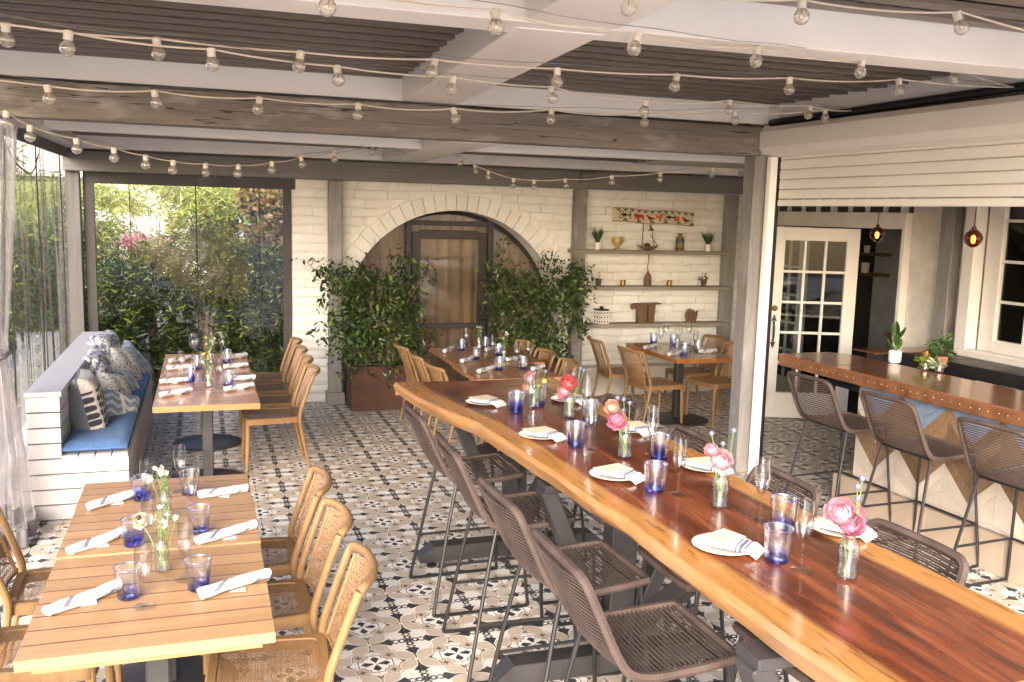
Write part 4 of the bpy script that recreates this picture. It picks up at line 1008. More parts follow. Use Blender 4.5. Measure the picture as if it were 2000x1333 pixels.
# ================================================================== TABLEWARE
def make_tumbler():
    t = thing('tumbler', 'x', 'glass tumbler', group='blue tinted tumblers')
    obj('bowl', MB().lathe([(0, .0015), (.034, .0015), (.038, .006), (.0485, .112), (.0495, .116), (.047, .116), (.0455, .110), (.0355, .016), (0, .013)], 26), t, mats=TUMB)
    obj('rim', MB().tube([(.0484*math.cos(a), .0484*math.sin(a), .1155) for a in np.linspace(0, 2*PI, 27)[:-1]], .0013, 5, closed=True), t, mats=RIMB); return t
def make_flute():
    t = thing('flute', 'x', 'champagne glass', group='clear champagne flutes')
    obj('bowl', MB().lathe([(.004, .092), (.012, .100), (.024, .125), (.0295, .160), (.0285, .200), (.0262, .232), (.0252, .232), (.0272, .200), (.0280, .160), (.0225, .127), (.010, .104), (0, .098)], 22), t, mats=GLASS)
    obj('stem', MB().lathe([(.037, 0), (.037, .003), (.020, .006), (.006, .012), (.0038, .03), (.0038, .075), (.0055, .085), (.004, .093)], 20, cap=True), t, mats=GLASSF); return t
tum, flu = Kind(make_tumbler()), Kind(make_flute())
def roll_mesh(sd):
    m_ = MB(); L = .26; g = np.random.default_rng(sd); ka, kb, kc = g.uniform(0, 6, 3); bend = g.normal()*.006; tap = g.normal()*.08
    def f(u, v):
        a = u*2*PI*1.0; r = (.0215+.0011*math.sin(v*9+a*2+ka)+.0007*math.sin(v*23-a*3+kb)+.0009*math.sin(v*4+a+kc)-.002*abs(v-.5))*(1+tap*(v-.5))
        return ((v-.5)*L+.006*math.sin(a+kc)*(1 if v > .5 else -1)*abs(v-.5)*2, r*math.cos(a)*1.10+bend*math.sin(v*PI), .0215+r*.93*math.sin(a))
    m_.grid(f, 28, 34, close_u=True)
    for s_ in (-1, 1):
        sp = [((.0195-.0022*k*.35)*math.cos(k*.55), (.0195-.0022*k*.35)*math.sin(k*.55)) for k in range(24)]
        V = [(s_*L/2-s_*dx, a, .0215+b) for dx in (0, .02) for a, b in sp]; n = len(sp); m_.add(V, [(i, i+1, n+i+1, n+i) for i in range(n-1)])
        m_.add([(s_*(L/2-.006), .019*math.cos(a), .0215+.019*math.sin(a)) for a in np.linspace(0, 2*PI, 15)[:-1]], [tuple(range(14))])
    return m_.mesh('napkin_roll', NAPR, True, 50)
RMS = [roll_mesh(q) for q in range(5)]
flapm = MB().add and MB()
flapm.add([(-.03, -.018, .002), (.03, -.02, .002), (.012, -.052, .0015), (-.03, -.018, .0045), (.03, -.02, .0045), (.012, -.052, .003)], [(0, 1, 2), (3, 5, 4), (0, 2, 5, 3), (1, 4, 5, 2)])
FM = flapm.mesh('corner_flap', NAPR, False)
def napkin(a, b, z, lab):
    p, q = atz(*a, z+.02), atz(*b, z+.02); d = q-p; c = (p+q)/2; o = obj('napkin_roll', RMS[rng.integers(5)], loc=(c[0], c[1], z), rot=(0, 0, math.atan2(d[1], d[0])), scale=(min(1.08, max(.8, np.linalg.norm(d)/.26)), 1, 1))
    tag(o, lab, 'napkin', 'rolled striped napkins'); obj('corner_flap', FM, o)
def make_bottle(): 
    t = thing('bud_vase', 'x', 'vase', group='clear glass bud vases')
    obj('bottle', MB().lathe([(0, .002), (.026, .002), (.0285, .006), (.0285, .092), (.024, .106), (.0145, .118), (.0140, .134), (.0165, .140), (.0135, .140), (.0120, .132), (.0125, .117), (.022, .104), (.0262, .090), (.0262, .010), (0, .008)], 22), t, mats=GLASS)
    obj('water', MB().lathe([(0, .0095), (.0255, .0095), (.0255, .068), (0, .068)], 20), t, mats=WATER); return t
vas = Kind(make_bottle())
# ---- flowers
def ruffle(m_, c, r, axis, rings=6, g=rng):
    """nested cupped petals, closing towards the axis like a ranunculus"""
    ax = np.array(axis, float); ax /= np.linalg.norm(ax); u = np.cross(ax, (0.3, .9, .1)); u /= np.linalg.norm(u); v = np.cross(ax, u)
    for k in range(rings):
        f = k/(rings-1); Rk = r*(.30+.66*f); th = R_(lerp(12, 74, f)+g.normal()*3); npet = 3+k; nq, ns = 6, 5; a0 = g.random()*6.28
        for j in range(npet):
            a = a0+2*PI*j/npet+g.normal()*.10; wdt = PI/npet*1.45; V = []; hk = 1+.10*g.normal(); t2 = th+R_(g.normal()*7); ph = g.random()*6
            for i in range(ns):
                s_ = i/(ns-1)
                for q in range(nq):
                    e = (q/(nq-1)-.5)*2; b = a+e*wdt*(.45+.55*math.sin(min(1, s_*1.25)*PI*.5)); top_ = t2+R_(14)*e*e*s_
                    phi = lerp(R_(140), top_, s_); rad = Rk*hk*(1+.13*s_**3*f+.05*math.sin(e*5+ph)*s_)
                    V.append(np.array(c)+rad*(math.sin(phi)*(math.cos(b)*u+math.sin(b)*v)+math.cos(phi)*ax*.82))
            m_.add(V, [(i*nq+q, i*nq+q+1, (i+1)*nq+q+1, (i+1)*nq+q) for i in range(ns-1) for q in range(nq-1)])
def bloom(name, lab, base, head, r, petal, axis=(0, 0, 1), eye=False, bend=None, leaf=True):
    t = thing(name, lab, 'flower', tuple(base)); h = np.array(head)-np.array(base); mid = h*.55+np.array(bend or (0.006, .004, 0))
    obj('stem', MB().tube(smooth_path([(0, 0, 0), mid, h-np.array((0, 0, r*.1))], 5), .0022, 6), t, mats=STEM)
    m_ = MB(); ruffle(m_, h, r, axis); obj('petals', m_, t, mats=petal, sharp=0)
    if eye: obj('eye', MB().lathe([(0, .02), (.006, .018), (.010, .008), (0, 0)], 8, tuple(h+np.array(axis)*r*.55)), t, mats=DARKC)
    return t
def thistle(lab, base, heads):
    t = thing('thistle_sprig', lab, 'flower', tuple(base)); s_, p_ = MB(), MB()
    for hx in heads:
        m_ = MB()
        h = np.array(hx)-np.array(base); s_.tube(smooth_path([(0, 0, 0), h*.5+np.array((.004, -.004, .01)), h], 4), .0016, 5)
        m_.lathe([(0, -.009), (.007, -.005), (.009, .002), (.007, .009), (0, .013)], 9, tuple(h))
        obj('head', m_, t, mats=THIS)
        for k in range(13):
            a = 2*PI*k/13; d = np.array((math.cos(a), math.sin(a), .35+.3*math.sin(k*2.1))); q = h+np.array((0, 0, -.005)); n_ = np.array((-math.sin(a), math.cos(a), 0))*.0022
            p_.add([q-n_, q+n_, q+d*.024], [(0, 1, 2)])
    obj('stem', s_, t, mats=STEM); tag(obj('bracts', p_, t, mats=PALEG), kind='stuff'); return t
def sprig(lab, base, top_, seed, pet='cream', n=9):
    """a small bunch of little five-petal flowers with green"""
    t = thing('flower_sprig', lab, 'flower', tuple(base)); g = np.random.default_rng(seed); s_, m_, l_ = MB(), MB(), MB(); H = np.array(top_)-np.array(base)
    for k in range(n):
        h = H*(.72+.33*g.random())+np.array((g.normal()*.022, g.normal()*.022, 0)); s_.tube(smooth_path([(0, 0, 0), h*.5+np.array((g.normal()*.004, g.normal()*.004, 0)), h], 4), .0012, 4)
        if k % 3 < 2:
            r = .010+.006*g.random(); ax = np.array((g.normal()*.5, -.5+g.normal()*.4, .8)); ax /= np.linalg.norm(ax); u = np.cross(ax, (1, .2, 0)); u /= np.linalg.norm(u); v = np.cross(ax, u)
            for j in range(5):
                a = 2*PI*j/5; d = u*math.cos(a)+v*math.sin(a); e_ = np.cross(ax, d); m_.add([h, h+d*r*.6+e_*r*.42, h+d*r*1.1+ax*r*.15, h+d*r*.6-e_*r*.42], [(0, 1, 2, 3)])
        for j in range(3):
            q = h*(.55+.4*g.random()); d = g.normal(size=3)*.012; e_ = np.cross(d, g.normal(size=3)); e_ = e_/(np.linalg.norm(e_)+1e-9)*.0035; l_.add([q, q+d*.5+e_, q+d, q+d*.5-e_], [(0, 1, 2, 3)])
    obj('stem', s_, t, mats=STEM); tag(obj('petals', m_, t, mats=PETAL[pet], sharp=0), kind='stuff'); tag(obj('leaf_sprays', l_, t, mats=GREEN), kind='stuff'); return t

# front left row
P_ = lambda x, y: (x*.35035, 866+y*.35035)
ZA = ZT+.002
for a, b, wh in (((490, 355), (775, 270), 'far left'), ((390, 600), (690, 490), 'middle left'), ((230, 950), (690, 775), 'near left'), ((1108, 290), (1375, 250), 'far right'), ((1085, 550), (1430, 450), 'middle right'), ((1115, 845), (1490, 725), 'near right')):
    napkin(P_(*a), P_(*b), ZA, 'rolled white napkin with grey stripe, %s setting of the front slatted tables' % wh)
for a, wh in (((790, 318), 'far left'), ((747, 572), 'middle left'), ((718, 862), 'near left'), ((1058, 285), 'far right'), ((1112, 500), 'middle right'), ((1107, 815), 'near right')):
    tum.put(atz(*P_(*a), ZA), rng.random()*6, 'blue based glass tumbler, %s setting of the front slatted tables' % wh)
for a, wh in (((822, 365), 'far left'), ((838, 605), 'middle left'), ((805, 912), 'near left'), ((1005, 268), 'far right, behind the others'), ((1065, 425), 'middle right'), ((1035, 762), 'near right')):
    flu.put(atz(*P_(*a), ZA), 0, 'clear champagne flute, %s setting of the front slatted tables' % wh)
for a, tp, wh, sd, pt in (((925, 424), (915, 110), 'farther', 3, 'cream'), ((905, 712), (905, 370), 'nearer', 4, 'cream')):
    b = atz(*P_(*a), ZA); vas.put(b, 0, 'clear bud vase with small flowers on the front slatted tables, %s one' % wh); sprig('pale yellow flower bunch in the %s bud vase of the front slatted tables' % wh, b+np.array((0, 0, .02)), b+np.array((.0, 0, .235)), sd, pt, 12)
    if wh == 'nearer':
        hd = b+np.array((-.075, .02, .20)); bloom('white_flower', 'white open flower hanging left from the nearer vase of the front tables', b+np.array((0, 0, .02)), hd, .026, PETAL['cream'], (-.3, -.9, .3), True)
# table before the bench
P_ = lambda x, y: (280+x*.24, 620+y*.24)
for a, b, wh in (((215, 355), (380, 325), 'farthest on the bench side'), ((190, 415), (405, 398), 'second farthest on the bench side'), ((155, 522), (335, 508), 'second nearest on the bench side'), ((135, 632), (382, 588), 'nearest on the bench side'), ((700, 322), (822, 306), 'farthest on the chair side'), ((655, 402), (842, 384), 'second farthest on the chair side'), ((735, 494), (872, 488), 'second nearest on the chair side'), ((660, 585), (886, 550), 'nearest on the chair side')):
    napkin(P_(*a), P_(*b), ZA, 'rolled white napkin on the table by the white bench, %s' % wh)
for a, wh in (((430, 424), 'farther on the bench side'), ((378, 524), 'nearer on the bench side'), ((676, 368), 'farthest on the chair side'), ((690, 555), 'nearest on the chair side')):
    tum.put(atz(*P_(*a), ZA), rng.random()*6, 'blue glass tumbler on the table by the white bench, %s' % wh)
for a, wh in (((400, 335), 'farthest on the bench side'), ((480, 515), 'nearest, left of the bottle vase'), ((308, 500), 'beside the bench side napkin'), ((640, 332), 'farthest on the chair side'), ((622, 572), 'right of the bottle vase'), ((560, 330), 'behind the yellow flowers'), ((425, 330), 'left of the far vase')):
    flu.put(atz(*P_(*a), ZA), 0, 'clear champagne flute on the table by the white bench, %s' % wh)
for a, wh, sd in (((550, 380), 'farther', 5), ((530, 568), 'nearer', 6)):
    b = atz(*P_(*a), ZA); vas.put(b, 0, 'clear bud vase on the table by the white bench, %s one' % wh); sprig('yellow flower bunch in the %s vase on the table by the white bench' % wh, b+np.array((0, 0, .02)), b+np.array((-.01, 0, .24 if sd == 5 else .26)), sd, 'yellow', 10)
# tables before the arch
P_ = lambda x, y: (760+x*.2003, 620+y*.2003)
for a, b, wh in (((515, 342), (640, 285), 'far left'), ((682, 438), (842, 378), 'middle left'), ((862, 530), (1035, 482), 'near left'), ((935, 318), (1092, 285), 'far right'), ((1150, 412), (1280, 385), 'middle right'), ((1400, 505), (1500, 478), 'near right')):
    napkin(P_(*a), P_(*b), ZA, 'rolled napkin on the slatted table before the arch, %s' % wh)
for a, wh in (((702, 328), 'far left'), ((843, 412), 'middle left'), ((1072, 515), 'near left'), ((937, 305), 'far right'), ((1062, 375), 'middle right'), ((1303, 508), 'near right')):
    tum.put(atz(*P_(*a), ZA), rng.random()*6, 'blue glass tumbler on the slatted table before the arch, %s' % wh)
for a, wh in (((745, 322), 'far left'), ((868, 435), 'middle left'), ((1003, 408), 'middle'), ((1240, 492), 'near right'), ((1352, 470), 'far right corner')):
    flu.put(atz(*P_(*a), ZA), 0, 'clear champagne flute on the slatted table before the arch, %s' % wh)
for a, wh, sd in (((877, 315), 'farther', 7), ((1120, 420), 'nearer', 8)):
    b = atz(*P_(*a), ZA); vas.put(b, 0, 'clear bud vase on the slatted table before the arch, %s one' % wh); sprig('cream flower bunch in the %s vase before the arch' % wh, b+np.array((0, 0, .02)), b+np.array((.005, 0, .26)), sd, 'cream', 10)
# table by the shelves
P_ = lambda x, y: (1130+x*.17025, 620+y*.17025)
for a, b, wh in (((742, 352), (905, 312), 'far left'), ((1022, 428), (1190, 388), 'near left'), ((1150, 296), (1275, 290), 'far right'), ((1385, 392), (1570, 378), 'near right')):
    napkin(P_(*a), P_(*b), ZA, 'rolled napkin on the butcher block table by the shelves, %s' % wh)
for a, wh in (((860, 300), 'far left'), ((1215, 432), 'near left, deep blue'), ((1085, 318), 'far right'), ((1370, 392), 'near right')):
    tum.put(atz(*P_(*a), ZA), rng.random()*6, 'blue tinted tumbler on the butcher block table by the shelves, %s' % wh)
for a, wh in (((940, 348), 'far left'), ((1000, 302), 'farthest'), ((1262, 292), 'far right'), ((1335, 392), 'near right')):
    flu.put(atz(*P_(*a), ZA), 0, 'clear champagne flute on the butcher block table by the shelves, %s' % wh)
b = atz(*P_(1130, 345), ZA); vas.put(b, 0, 'clear bud vase in the middle of the butcher block table by the shelves'); sprig('thin sprig with one cream flower on the butcher block table by the shelves', b+np.array((0, 0, .02)), b+np.array((.0, 0, .27)), 9, 'cream', 6)

# long table
ZB = ZL+.001
def make_plate():
    t = thing('side_plate', 'x', 'plate', group='plates with napkin and menu card')
    obj('dish', MB().lathe([(0, .003), (.062, .003), (.072, .007), (.104, .013), (.108, .0155), (.104, .0165), (.072, .011), (.060, .0075), (0, .0075)], 40), t, mats=CERAM); return t
pl = Kind(make_plate())
nf = MB()
def nff(u, v):
    x = (v-.5)*.215; y = (u-.5)*.098; e = 1-(abs(u-.5)*2)**8
    return (x, y, .0155+.014*e**.5+.002*math.sin(x*40)+(-.012*max(0, abs(x)-.085)/.02 if abs(x) > .085 else 0))
nf.grid(nff, 16, 28); nf.grid(lambda u, v: tuple(np.array(nff(u, v))*np.array((1, 1, 0))+np.array((0, 0, .0135-(.012*max(0, abs((v-.5)*.215)-.085)/.02 if abs((v-.5)*.215) > .085 else 0)))), 16, 28)
NFM = nf.mesh('folded_napkin', NAPF, True, 60)
cm = MB().box((0, 0, 0), (.165, .088, .0016)).mesh('menu_card', CARD, False)
lm = MB()
for k in range(9):
    wd = .03+.02*((k*37) % 5)/5; lm.box((-.012+.004*((k*13) % 3), .034-.0085*k, .0012), (wd*1.6, .0022, .0006))
LM = lm.mesh('print', CARDL, False)
for k, (px, py, rz, lab) in enumerate(((945, 789, -8, 'left side farthest'), (1055, 854, -6, 'left side second farthest'), (1200, 932, -10, 'left side second nearest'), (1414, 1071, -8, 'left side nearest'), (1112, 784, -14, 'right side farthest'), (1236, 842, -16, 'right side second farthest'), (1378, 916, -14, 'right side second nearest'), (1640, 1038, -14, 'right side nearest'))):
    p = atz(px, py, ZB); pl.put(p, 0, 'cream plate on the long live edge table, %s' % lab)
    r0 = R_(rz+(0 if k < 4 else -4)); left = k < 4
    o = obj('folded_napkin', NFM, loc=p+np.array((.012 if left else -.0, -.012, .001)), rot=(0, 0, R_(-52 if left else -58)+rng.normal()*.06)); tag(o, 'folded striped napkin on the plate, %s of the long table' % lab, 'napkin', 'folded striped napkins')
    o = obj('menu_card', cm, loc=p+np.array((0, .012, .0345)), rot=(R_(4), R_(3), R_(28 if left else 12)+rng.normal()*.06)); tag(o, 'cream menu card on the napkin, %s of the long table' % lab, 'menu card', 'menu cards on the plates'); obj('print', LM, o)
P7 = lambda x, y: (900+x*.25, 700+y*.25)
P3 = lambda x, y: (1300+x*.35035, 866+y*.35035)
for q, lab in ((P7(432, 425), 'left side farthest'), (P7(895, 688), 'left side second farthest'), (P7(1515, 1040), 'left side second nearest'), (P3(620, 660), 'left side nearest'), (P7(605, 372), 'right side farthest, behind a vase'), (P7(1010, 500), 'right side second farthest'), (P7(1548, 790), 'right side second nearest'), (P3(650, 478), 'right side nearest')):
    tum.put(atz(*q, ZB), rng.random()*6, 'blue tinted tumbler on the long live edge table, %s' % lab)
for q, lab in ((P7(540, 455), 'left side farthest'), (P7(1010, 715), 'left side second farthest'), (P7(1697, 1065), 'left side second nearest'), (P3(755, 712), 'left side nearest'), (P7(978, 480), 'right side second farthest'), (P7(1490, 760), 'right side second nearest'), (P3(525, 428), 'right side nearest')):
    flu.put(atz(*q, ZB), 0, 'clear champagne flute on the long live edge table, %s' % lab)
V1, V2, V3, V4, V5 = [atz(*q, ZB) for q in (P7(568, 385), P7(845, 462), P7(1278, 780), P3(300, 358), P3(1010, 752))]
for v, lab in zip((V1, V2, V3, V4, V5), ('farthest', 'second farthest', 'middle', 'second nearest', 'nearest')): vas.put(v, 0, 'clear bud vase on the long live edge table, %s of the five' % lab, (1.12,)*3)
def hd(v, px, py, dy=0.0): return aty(px, py, v[1]+dy)
S0 = lambda v: v+np.array((0, 0, .015))
bloom('ranunculus', 'pale pink ranunculus in the farthest vase of the long table', S0(V1), hd(V1, 1034, 738), .034, PETAL['pink'], (-.2, -.8, .5)); bloom('ranunculus', 'small peach flower low in the farthest vase of the long table', S0(V1), hd(V1, 1028, 757), .024, PETAL['peach'], (-.5, -.8, .2))
thistle('blue grey thistle sprig in the farthest vase of the long table', S0(V1), [hd(V1, 1052, 718), hd(V1, 1066, 726), hd(V1, 1045, 729)]); sprig('green sprig in the farthest vase of the long table', S0(V1), hd(V1, 1048, 742), 21, 'yellow', 7)
bloom('ranunculus', 'coral red ranunculus in the second farthest vase of the long table', S0(V2), hd(V2, 1111, 748), .042, PETAL['coral'], (-.1, -.75, .6)); bloom('ranunculus', 'pale pink ranunculus below the coral one', S0(V2), hd(V2, 1102, 765), .040, PETAL['pink'], (-.4, -.8, .2))
thistle('curved thistle stem in the second farthest vase of the long table', S0(V2), [hd(V2, 1134, 721), hd(V2, 1140, 724), hd(V2, 1121, 732)])
bloom('ranunculus', 'bright pink ranunculus in the middle vase of the long table', S0(V3), hd(V3, 1205, 819), .042, PETAL['magenta'], (-.3, -.8, .3)); bloom('ranunculus', 'peach ranunculus in the middle vase of the long table', S0(V3), hd(V3, 1196, 795), .033, PETAL['peach'], (-.4, -.7, .5))
thistle('row of blue thistles in the middle vase of the long table', S0(V3), [hd(V3, 1206, 778), hd(V3, 1218, 781), hd(V3, 1230, 788), hd(V3, 1217, 803)])
bloom('ranunculus', 'big pale pink ranunculus in the second nearest vase of the long table', S0(V4), hd(V4, 1409, 899), .042, PETAL['pink'], (-.05, -.75, .65)); bloom('ranunculus', 'small pink ranunculus at the left in the second nearest vase', S0(V4), hd(V4, 1389, 878), .028, PETAL['pink'], (-.5, -.6, .5))
thistle('thin blue thistles in the second nearest vase of the long table', S0(V4), [hd(V4, 1390, 848), hd(V4, 1412, 868), hd(V4, 1433, 842)])
bloom('ranunculus', 'magenta pink ranunculus with dark centre in the nearest vase', S0(V5), hd(V5, 1661, 1020), .047, PETAL['magenta'], (0, -.85, .45), True); bloom('ranunculus', 'light pink ranunculus at the left in the nearest vase', S0(V5), hd(V5, 1641, 1001), .042, PETAL['pink'], (-.5, -.5, .6))
thistle('tall blue thistles in the nearest vase of the long table', S0(V5), [hd(V5, 1684, 936), hd(V5, 1675, 952), hd(V5, 1676, 975)])

# ================================================================== STRING LIGHTS
bulb_me = MB().lathe([(0, -.0495), (.009, -.048), (.0175, -.0425), (.0235, -.034), (.0260, -.0235), (.0240, -.012), (.0185, -.004), (.0135, .002), (.0120, .010)], 16).mesh('bulb', BULBG)
sock_me = MB().lathe([(.013, .004), (.0155, .006), (.0155, .022), (.0165, .023), (.0165, .036), (.010, .040), (0, .040)], 14).mesh('socket', SOCK)
fil_me = MB().tube([(-.006, 0, -.012), (-.007, 0, -.028), (0, 0, -.034), (.007, 0, -.028), (.006, 0, -.012)], .0012, 5).tube([(0, 0, .004), (0, 0, -.012)], .003, 6).mesh('filament', FILAM)
def string_light(lab, A, B, px, ends=(None, None), wire_lift=.05, tw=True):
    t = thing('string_light', lab, 'string lights', (0, 0, 0), 0, 'bulb string lights under the roof')
    pts = [on_plane(x, y, A, B) for x, y in px]; top_ = []
    for i, p in enumerate(pts):
        tl = rng.normal()*.13, rng.normal()*.13
        b = obj('bulb', bulb_me, t, loc=p+np.array((0, 0, .024)), rot=(tl[0], tl[1], rng.random()*6), scale=(1.13, 1.13, 1.08))
        s_ = obj('socket', sock_me, b); obj('filament', fil_me, b); top_.append(p+np.array((0, 0, .060)))
    C = ([np.array(ends[0])] if ends[0] is not None else [])+top_+([np.array(ends[1])] if ends[1] is not None else [])
    path = []
    for i in range(len(C)-1):
        L = np.linalg.norm(C[i+1]-C[i]); sag = min(.018, .028*L)*rng.uniform(.4, 1.2)
        for k in range(8): u = k/8; path.append(lerp(C[i], C[i+1], u)-np.array((0, 0, sag*4*u*(1-u))))
    path.append(C[-1]); obj('cord', MB().tube(path, .0042, 6), t, mats=CORD)
    n_ = 24; W = [lerp(C[0], C[-1], k/n_) for k in range(n_+1)]
    sx = np.linspace(0, 1, n_+1); L0 = C[-1]-C[0]; tt = [np.dot(c-C[0], L0)/np.dot(L0, L0) for c in C]; zz_ = np.interp(sx, tt, [c[2] for c in C])
    W = [np.array((w_[0], w_[1], z)) for w_, z in zip(W, np.maximum(zz_, 0))]
    W = [w_+np.array((0, 0, .012+.01*math.sin(k/n_*PI*7)**2)) for k, w_ in enumerate(W)]
    obj('support_wire', MB().tube(W, .0016, 5), t, mats=WIRE)
endA = (3.37, .22, 2.955); endD = (3.30, 1.56, 2.945)
string_light('string of clear bulbs nearest the camera, along the top edge', (-1.2, -1.05, 2.7), (3.3, -1.15, 2.8), [(1228, 15), (1565, 33), (1873, 55)], ((-1.6, -1.05, 2.80), (3.4, -1.15, 2.80)))
string_light('string of clear bulbs slanting from top centre to the right shutter housing', (-1.5, -1.35, 2.65), endA, [(642, 15), (968, 55), (1241, 95), (1477, 120), (1681, 142), (1862, 155)], ((-2.2, -1.6, 2.82), endA))
string_light('upper string of clear bulbs crossing from the left edge under the slats', (-1.86, .05, 2.7), endA, [(13, 78), (308, 105), (585, 130), (845, 143), (1088, 160), (1319, 170), (1541, 175), (1755, 177)], ((-2.3, .0, 2.83), endA))
string_light('string of clear bulbs sloping down from the left edge towards the right corner', (-1.8, -.25, 2.65), endD, [(133, 95), (414, 126), (660, 157), (883, 175), (1078, 193), (1259, 218), (1424, 216), (1580, 225)], ((-2.3, -.45, 2.80), endD))
string_light('string of clear bulbs hanging just in front of the big timber beam', (-1.85, 1.0, 2.6), endD, [(95, 193), (304, 201), (505, 214), (699, 225), (888, 233), (1076, 234), (1258, 240), (1435, 236), (1611, 231)], ((-2.4, .92, 2.75), endD))
string_light('drooping string of small bulbs from the left post to the roof centre', (-2.15, 1.6, 2.55), (.55, 4.35, 2.63), [(12, 240), (59, 268), (150, 292), (223, 309), (285, 323), (338, 333), (402, 338), (465, 340), (531, 333), (589, 322), (653, 312), (728, 297)], ((-2.3, 1.45, 2.62), (.68, 4.5, 2.665)))
string_light('drooping string of small bulbs from the roof centre to the right post', (.9, 4.6, 2.6), (3.6, 3.5, 2.6), [(863, 300), (899, 320), (928, 335), (954, 347), (1003, 362), (1043, 365), (1105, 363), (1195, 357), (1289, 351), (1391, 342)], ((.80, 4.64, 2.66), (3.9, 3.38, 2.60)))

# ================================================================== PENDANTS OVER THE BAR
for px, py, d, lab in ((1713, 458, 7.7, 'amber glass pendant lamp hanging before the open doorway'), (1901, 466, 6.3, 'amber glass pendant lamp hanging before the sash window')):
    p = atd(px, py, d); t = thing('pendant_lamp', lab, 'pendant lamp', tuple(p), 0, 'amber pendant lamps over the bar')
    t.scale = (1.2,)*3
    obj('globe', MB().lathe([(.010, .052), (.022, .048), (.042, .028), (.050, .006), (.0495, -.006), (.042, -.026), (.026, -.044), (.010, -.051), (0, -.052)], 24), t, mats=AMBER)
    obj('band', MB().tube([(.0505*math.cos(a), .0505*math.sin(a), .004) for a in np.linspace(0, 2*PI, 25)[:-1]], .0014, 5, closed=True), t, mats=RIMB)
    obj('lit_bulb', MB().lathe([(0, .015), (.010, .012), (.012, -.004), (.010, -.024), (0, -.030)], 12), t, mats=FIL); obj('cap', MB().lathe([(.013, .048), (.013, .062), (.004, .07), (0, .07)], 12), t, mats=BLACK)
    obj('cord', MB().tube([(0, 0, .065), (0, 0, (2.77-p[2])/1.2)], .003, 5), t, mats=BLACK)

# ================================================================== DISPLAY SHELVES
zs_ = (1.752, 1.318, .868); SY = 5.93
for z, wh in zip(zs_, ('top', 'middle', 'bottom')):
    x0, x1 = aty(1120, 487, SY)[0], aty(1428, 490, SY)[0]
    tag(obj('wall_shelf', MB().box((0, 0, 0), (x1-x0, .22, .042), .004), loc=((x0+x1)/2, 6.01, z-.021), mats=SHELF), 'grey wooden display shelf on the white wall, %s of three' % wh, 'shelf', 'display shelves')
def sx(px, z, y=5.98): return aty(px, 500, y)[0]
def spiky(lab, px, z, h, n_, seed):
    t = thing('potted_plant', lab, 'potted plant', (sx(px, z), 5.98, z)); g = np.random.default_rng(seed)
    obj('pot', MB().lathe([(0, 0), (.034, 0), (.042, .07), (.044, .086), (.039, .086), (.037, .075), (0, .075)], 18), t, mats=WPOT); m_ = MB()
    for k in range(n_):
        a = g.random()*6.28; r = g.random()*.4; d = np.array((math.cos(a)*r, math.sin(a)*r, 1)); d /= np.linalg.norm(d); n2 = np.array((-math.sin(a), math.cos(a), 0))*.008; L = h*(.6+.5*g.random()); q = np.array((math.cos(a)*.015, math.sin(a)*.015, .075))
        m_.add([q-n2, q+n2, q+d*L*.5+n2*.9, q+d*L+np.array((math.cos(a), math.sin(a), 0))*.03, q+d*L*.5-n2*.9], [(0, 1, 2, 3, 4)])
    obj('blades', m_, t, mats=GREEN); return t
spiky('spiky green plant in a white pot at the left of the top shelf', 1166, zs_[0], .20, 26, 3); spiky('spiky green plant in a white pot at the right of the top shelf', 1382, zs_[0], .17, 26, 4)
t = thing('goblet', 'cream yellow glazed goblet urn on the top shelf', 'urn', (sx(1205, 0), 5.98, zs_[0]), 0); obj('body', MB().lathe([(0, 0), (.046, 0), (.046, .012), (.026, .022), (.024, .035), (.034, .05), (.052, .075), (.056, .11), (.053, .15), (.058, .155), (.052, .157), (.046, .10), (0, .06)], 24), t, mats=CLAYY)
for s_ in (-1, 1): obj('handle', MB().tube(smooth_path([(s_*.053, 0, .13), (s_*.068, 0, .115), (s_*.063, 0, .08), (s_*.046, 0, .07)], 3), .005, 6), t, mats=CLAYY)
t = thing('boat_model', 'small wooden boat shaped hanging basket with dark figures on the top shelf', 'model boat', (sx(1265, 0), 5.98, zs_[0])); t.scale = (1.5,)*3
def hull(u, v): x = (u-.5)*.20; w_ = .034*(1-(abs(u-.5)*2)**2.2); a = v*PI; return (x, w_*math.cos(a), .028+.022*(abs(u-.5)*2)**2*.8-.026*math.sin(a)*(1-(abs(u-.5)*2)**3))
obj('hull', MB().grid(hull, 16, 9).lathe([(.03, 0), (.012, .012)], 10), t, mats=BROWNW); obj('mast', MB().tube([(-.055, 0, .03), (-.05, 0, .225)], .004, 6).tube([(.055, 0, .03), (.015, 0, .21)], .003, 6).tube([(.08, 0, .045), (.01, .0, .13)], .003, 6), t, mats=BROWNW)
m_ = MB(); m_.lathe([(0, 0), (.02, .005), (.03, .02), (.018, .035), (0, .04)], 10, (-.01, 0, .022)); obj('cargo', m_, t, mats=DARKPOT)
obj('figure', MB().tube(smooth_path([(.0, 0, .16), (.02, .0, .17), (.04, 0, .162), (.02, 0, .18), (.005, 0, .20)], 3), .007, 6), t, mats=DARKPOT)
t = thing('bottle_vase', 'brown patterned bottle vase with flared neck on the top shelf', 'vase', (sx(1327, 0), 5.98, zs_[0])); t.scale = (1.2,)*3; VB = Mat('vase_bands', (.15, .09, .04), .5); _z = VB.xyz(VB.coord())[2]; _c = VB.mix((_z-.10).ab().lt(.02), (.17, .115, .05), (.055, .075, .09)); VB.set('Base Color', VB.mix(((_z*70.0).sin()).gt(.75), _c, (.05, .03, .02)))
obj('body', MB().lathe([(0, 0), (.040, 0), (.043, .03), (.044, .10), (.036, .135), (.018, .155), (.017, .165), (.036, .178), (.030, .179), (.012, .165), (0, .165)], 22), t, mats=VB.m)
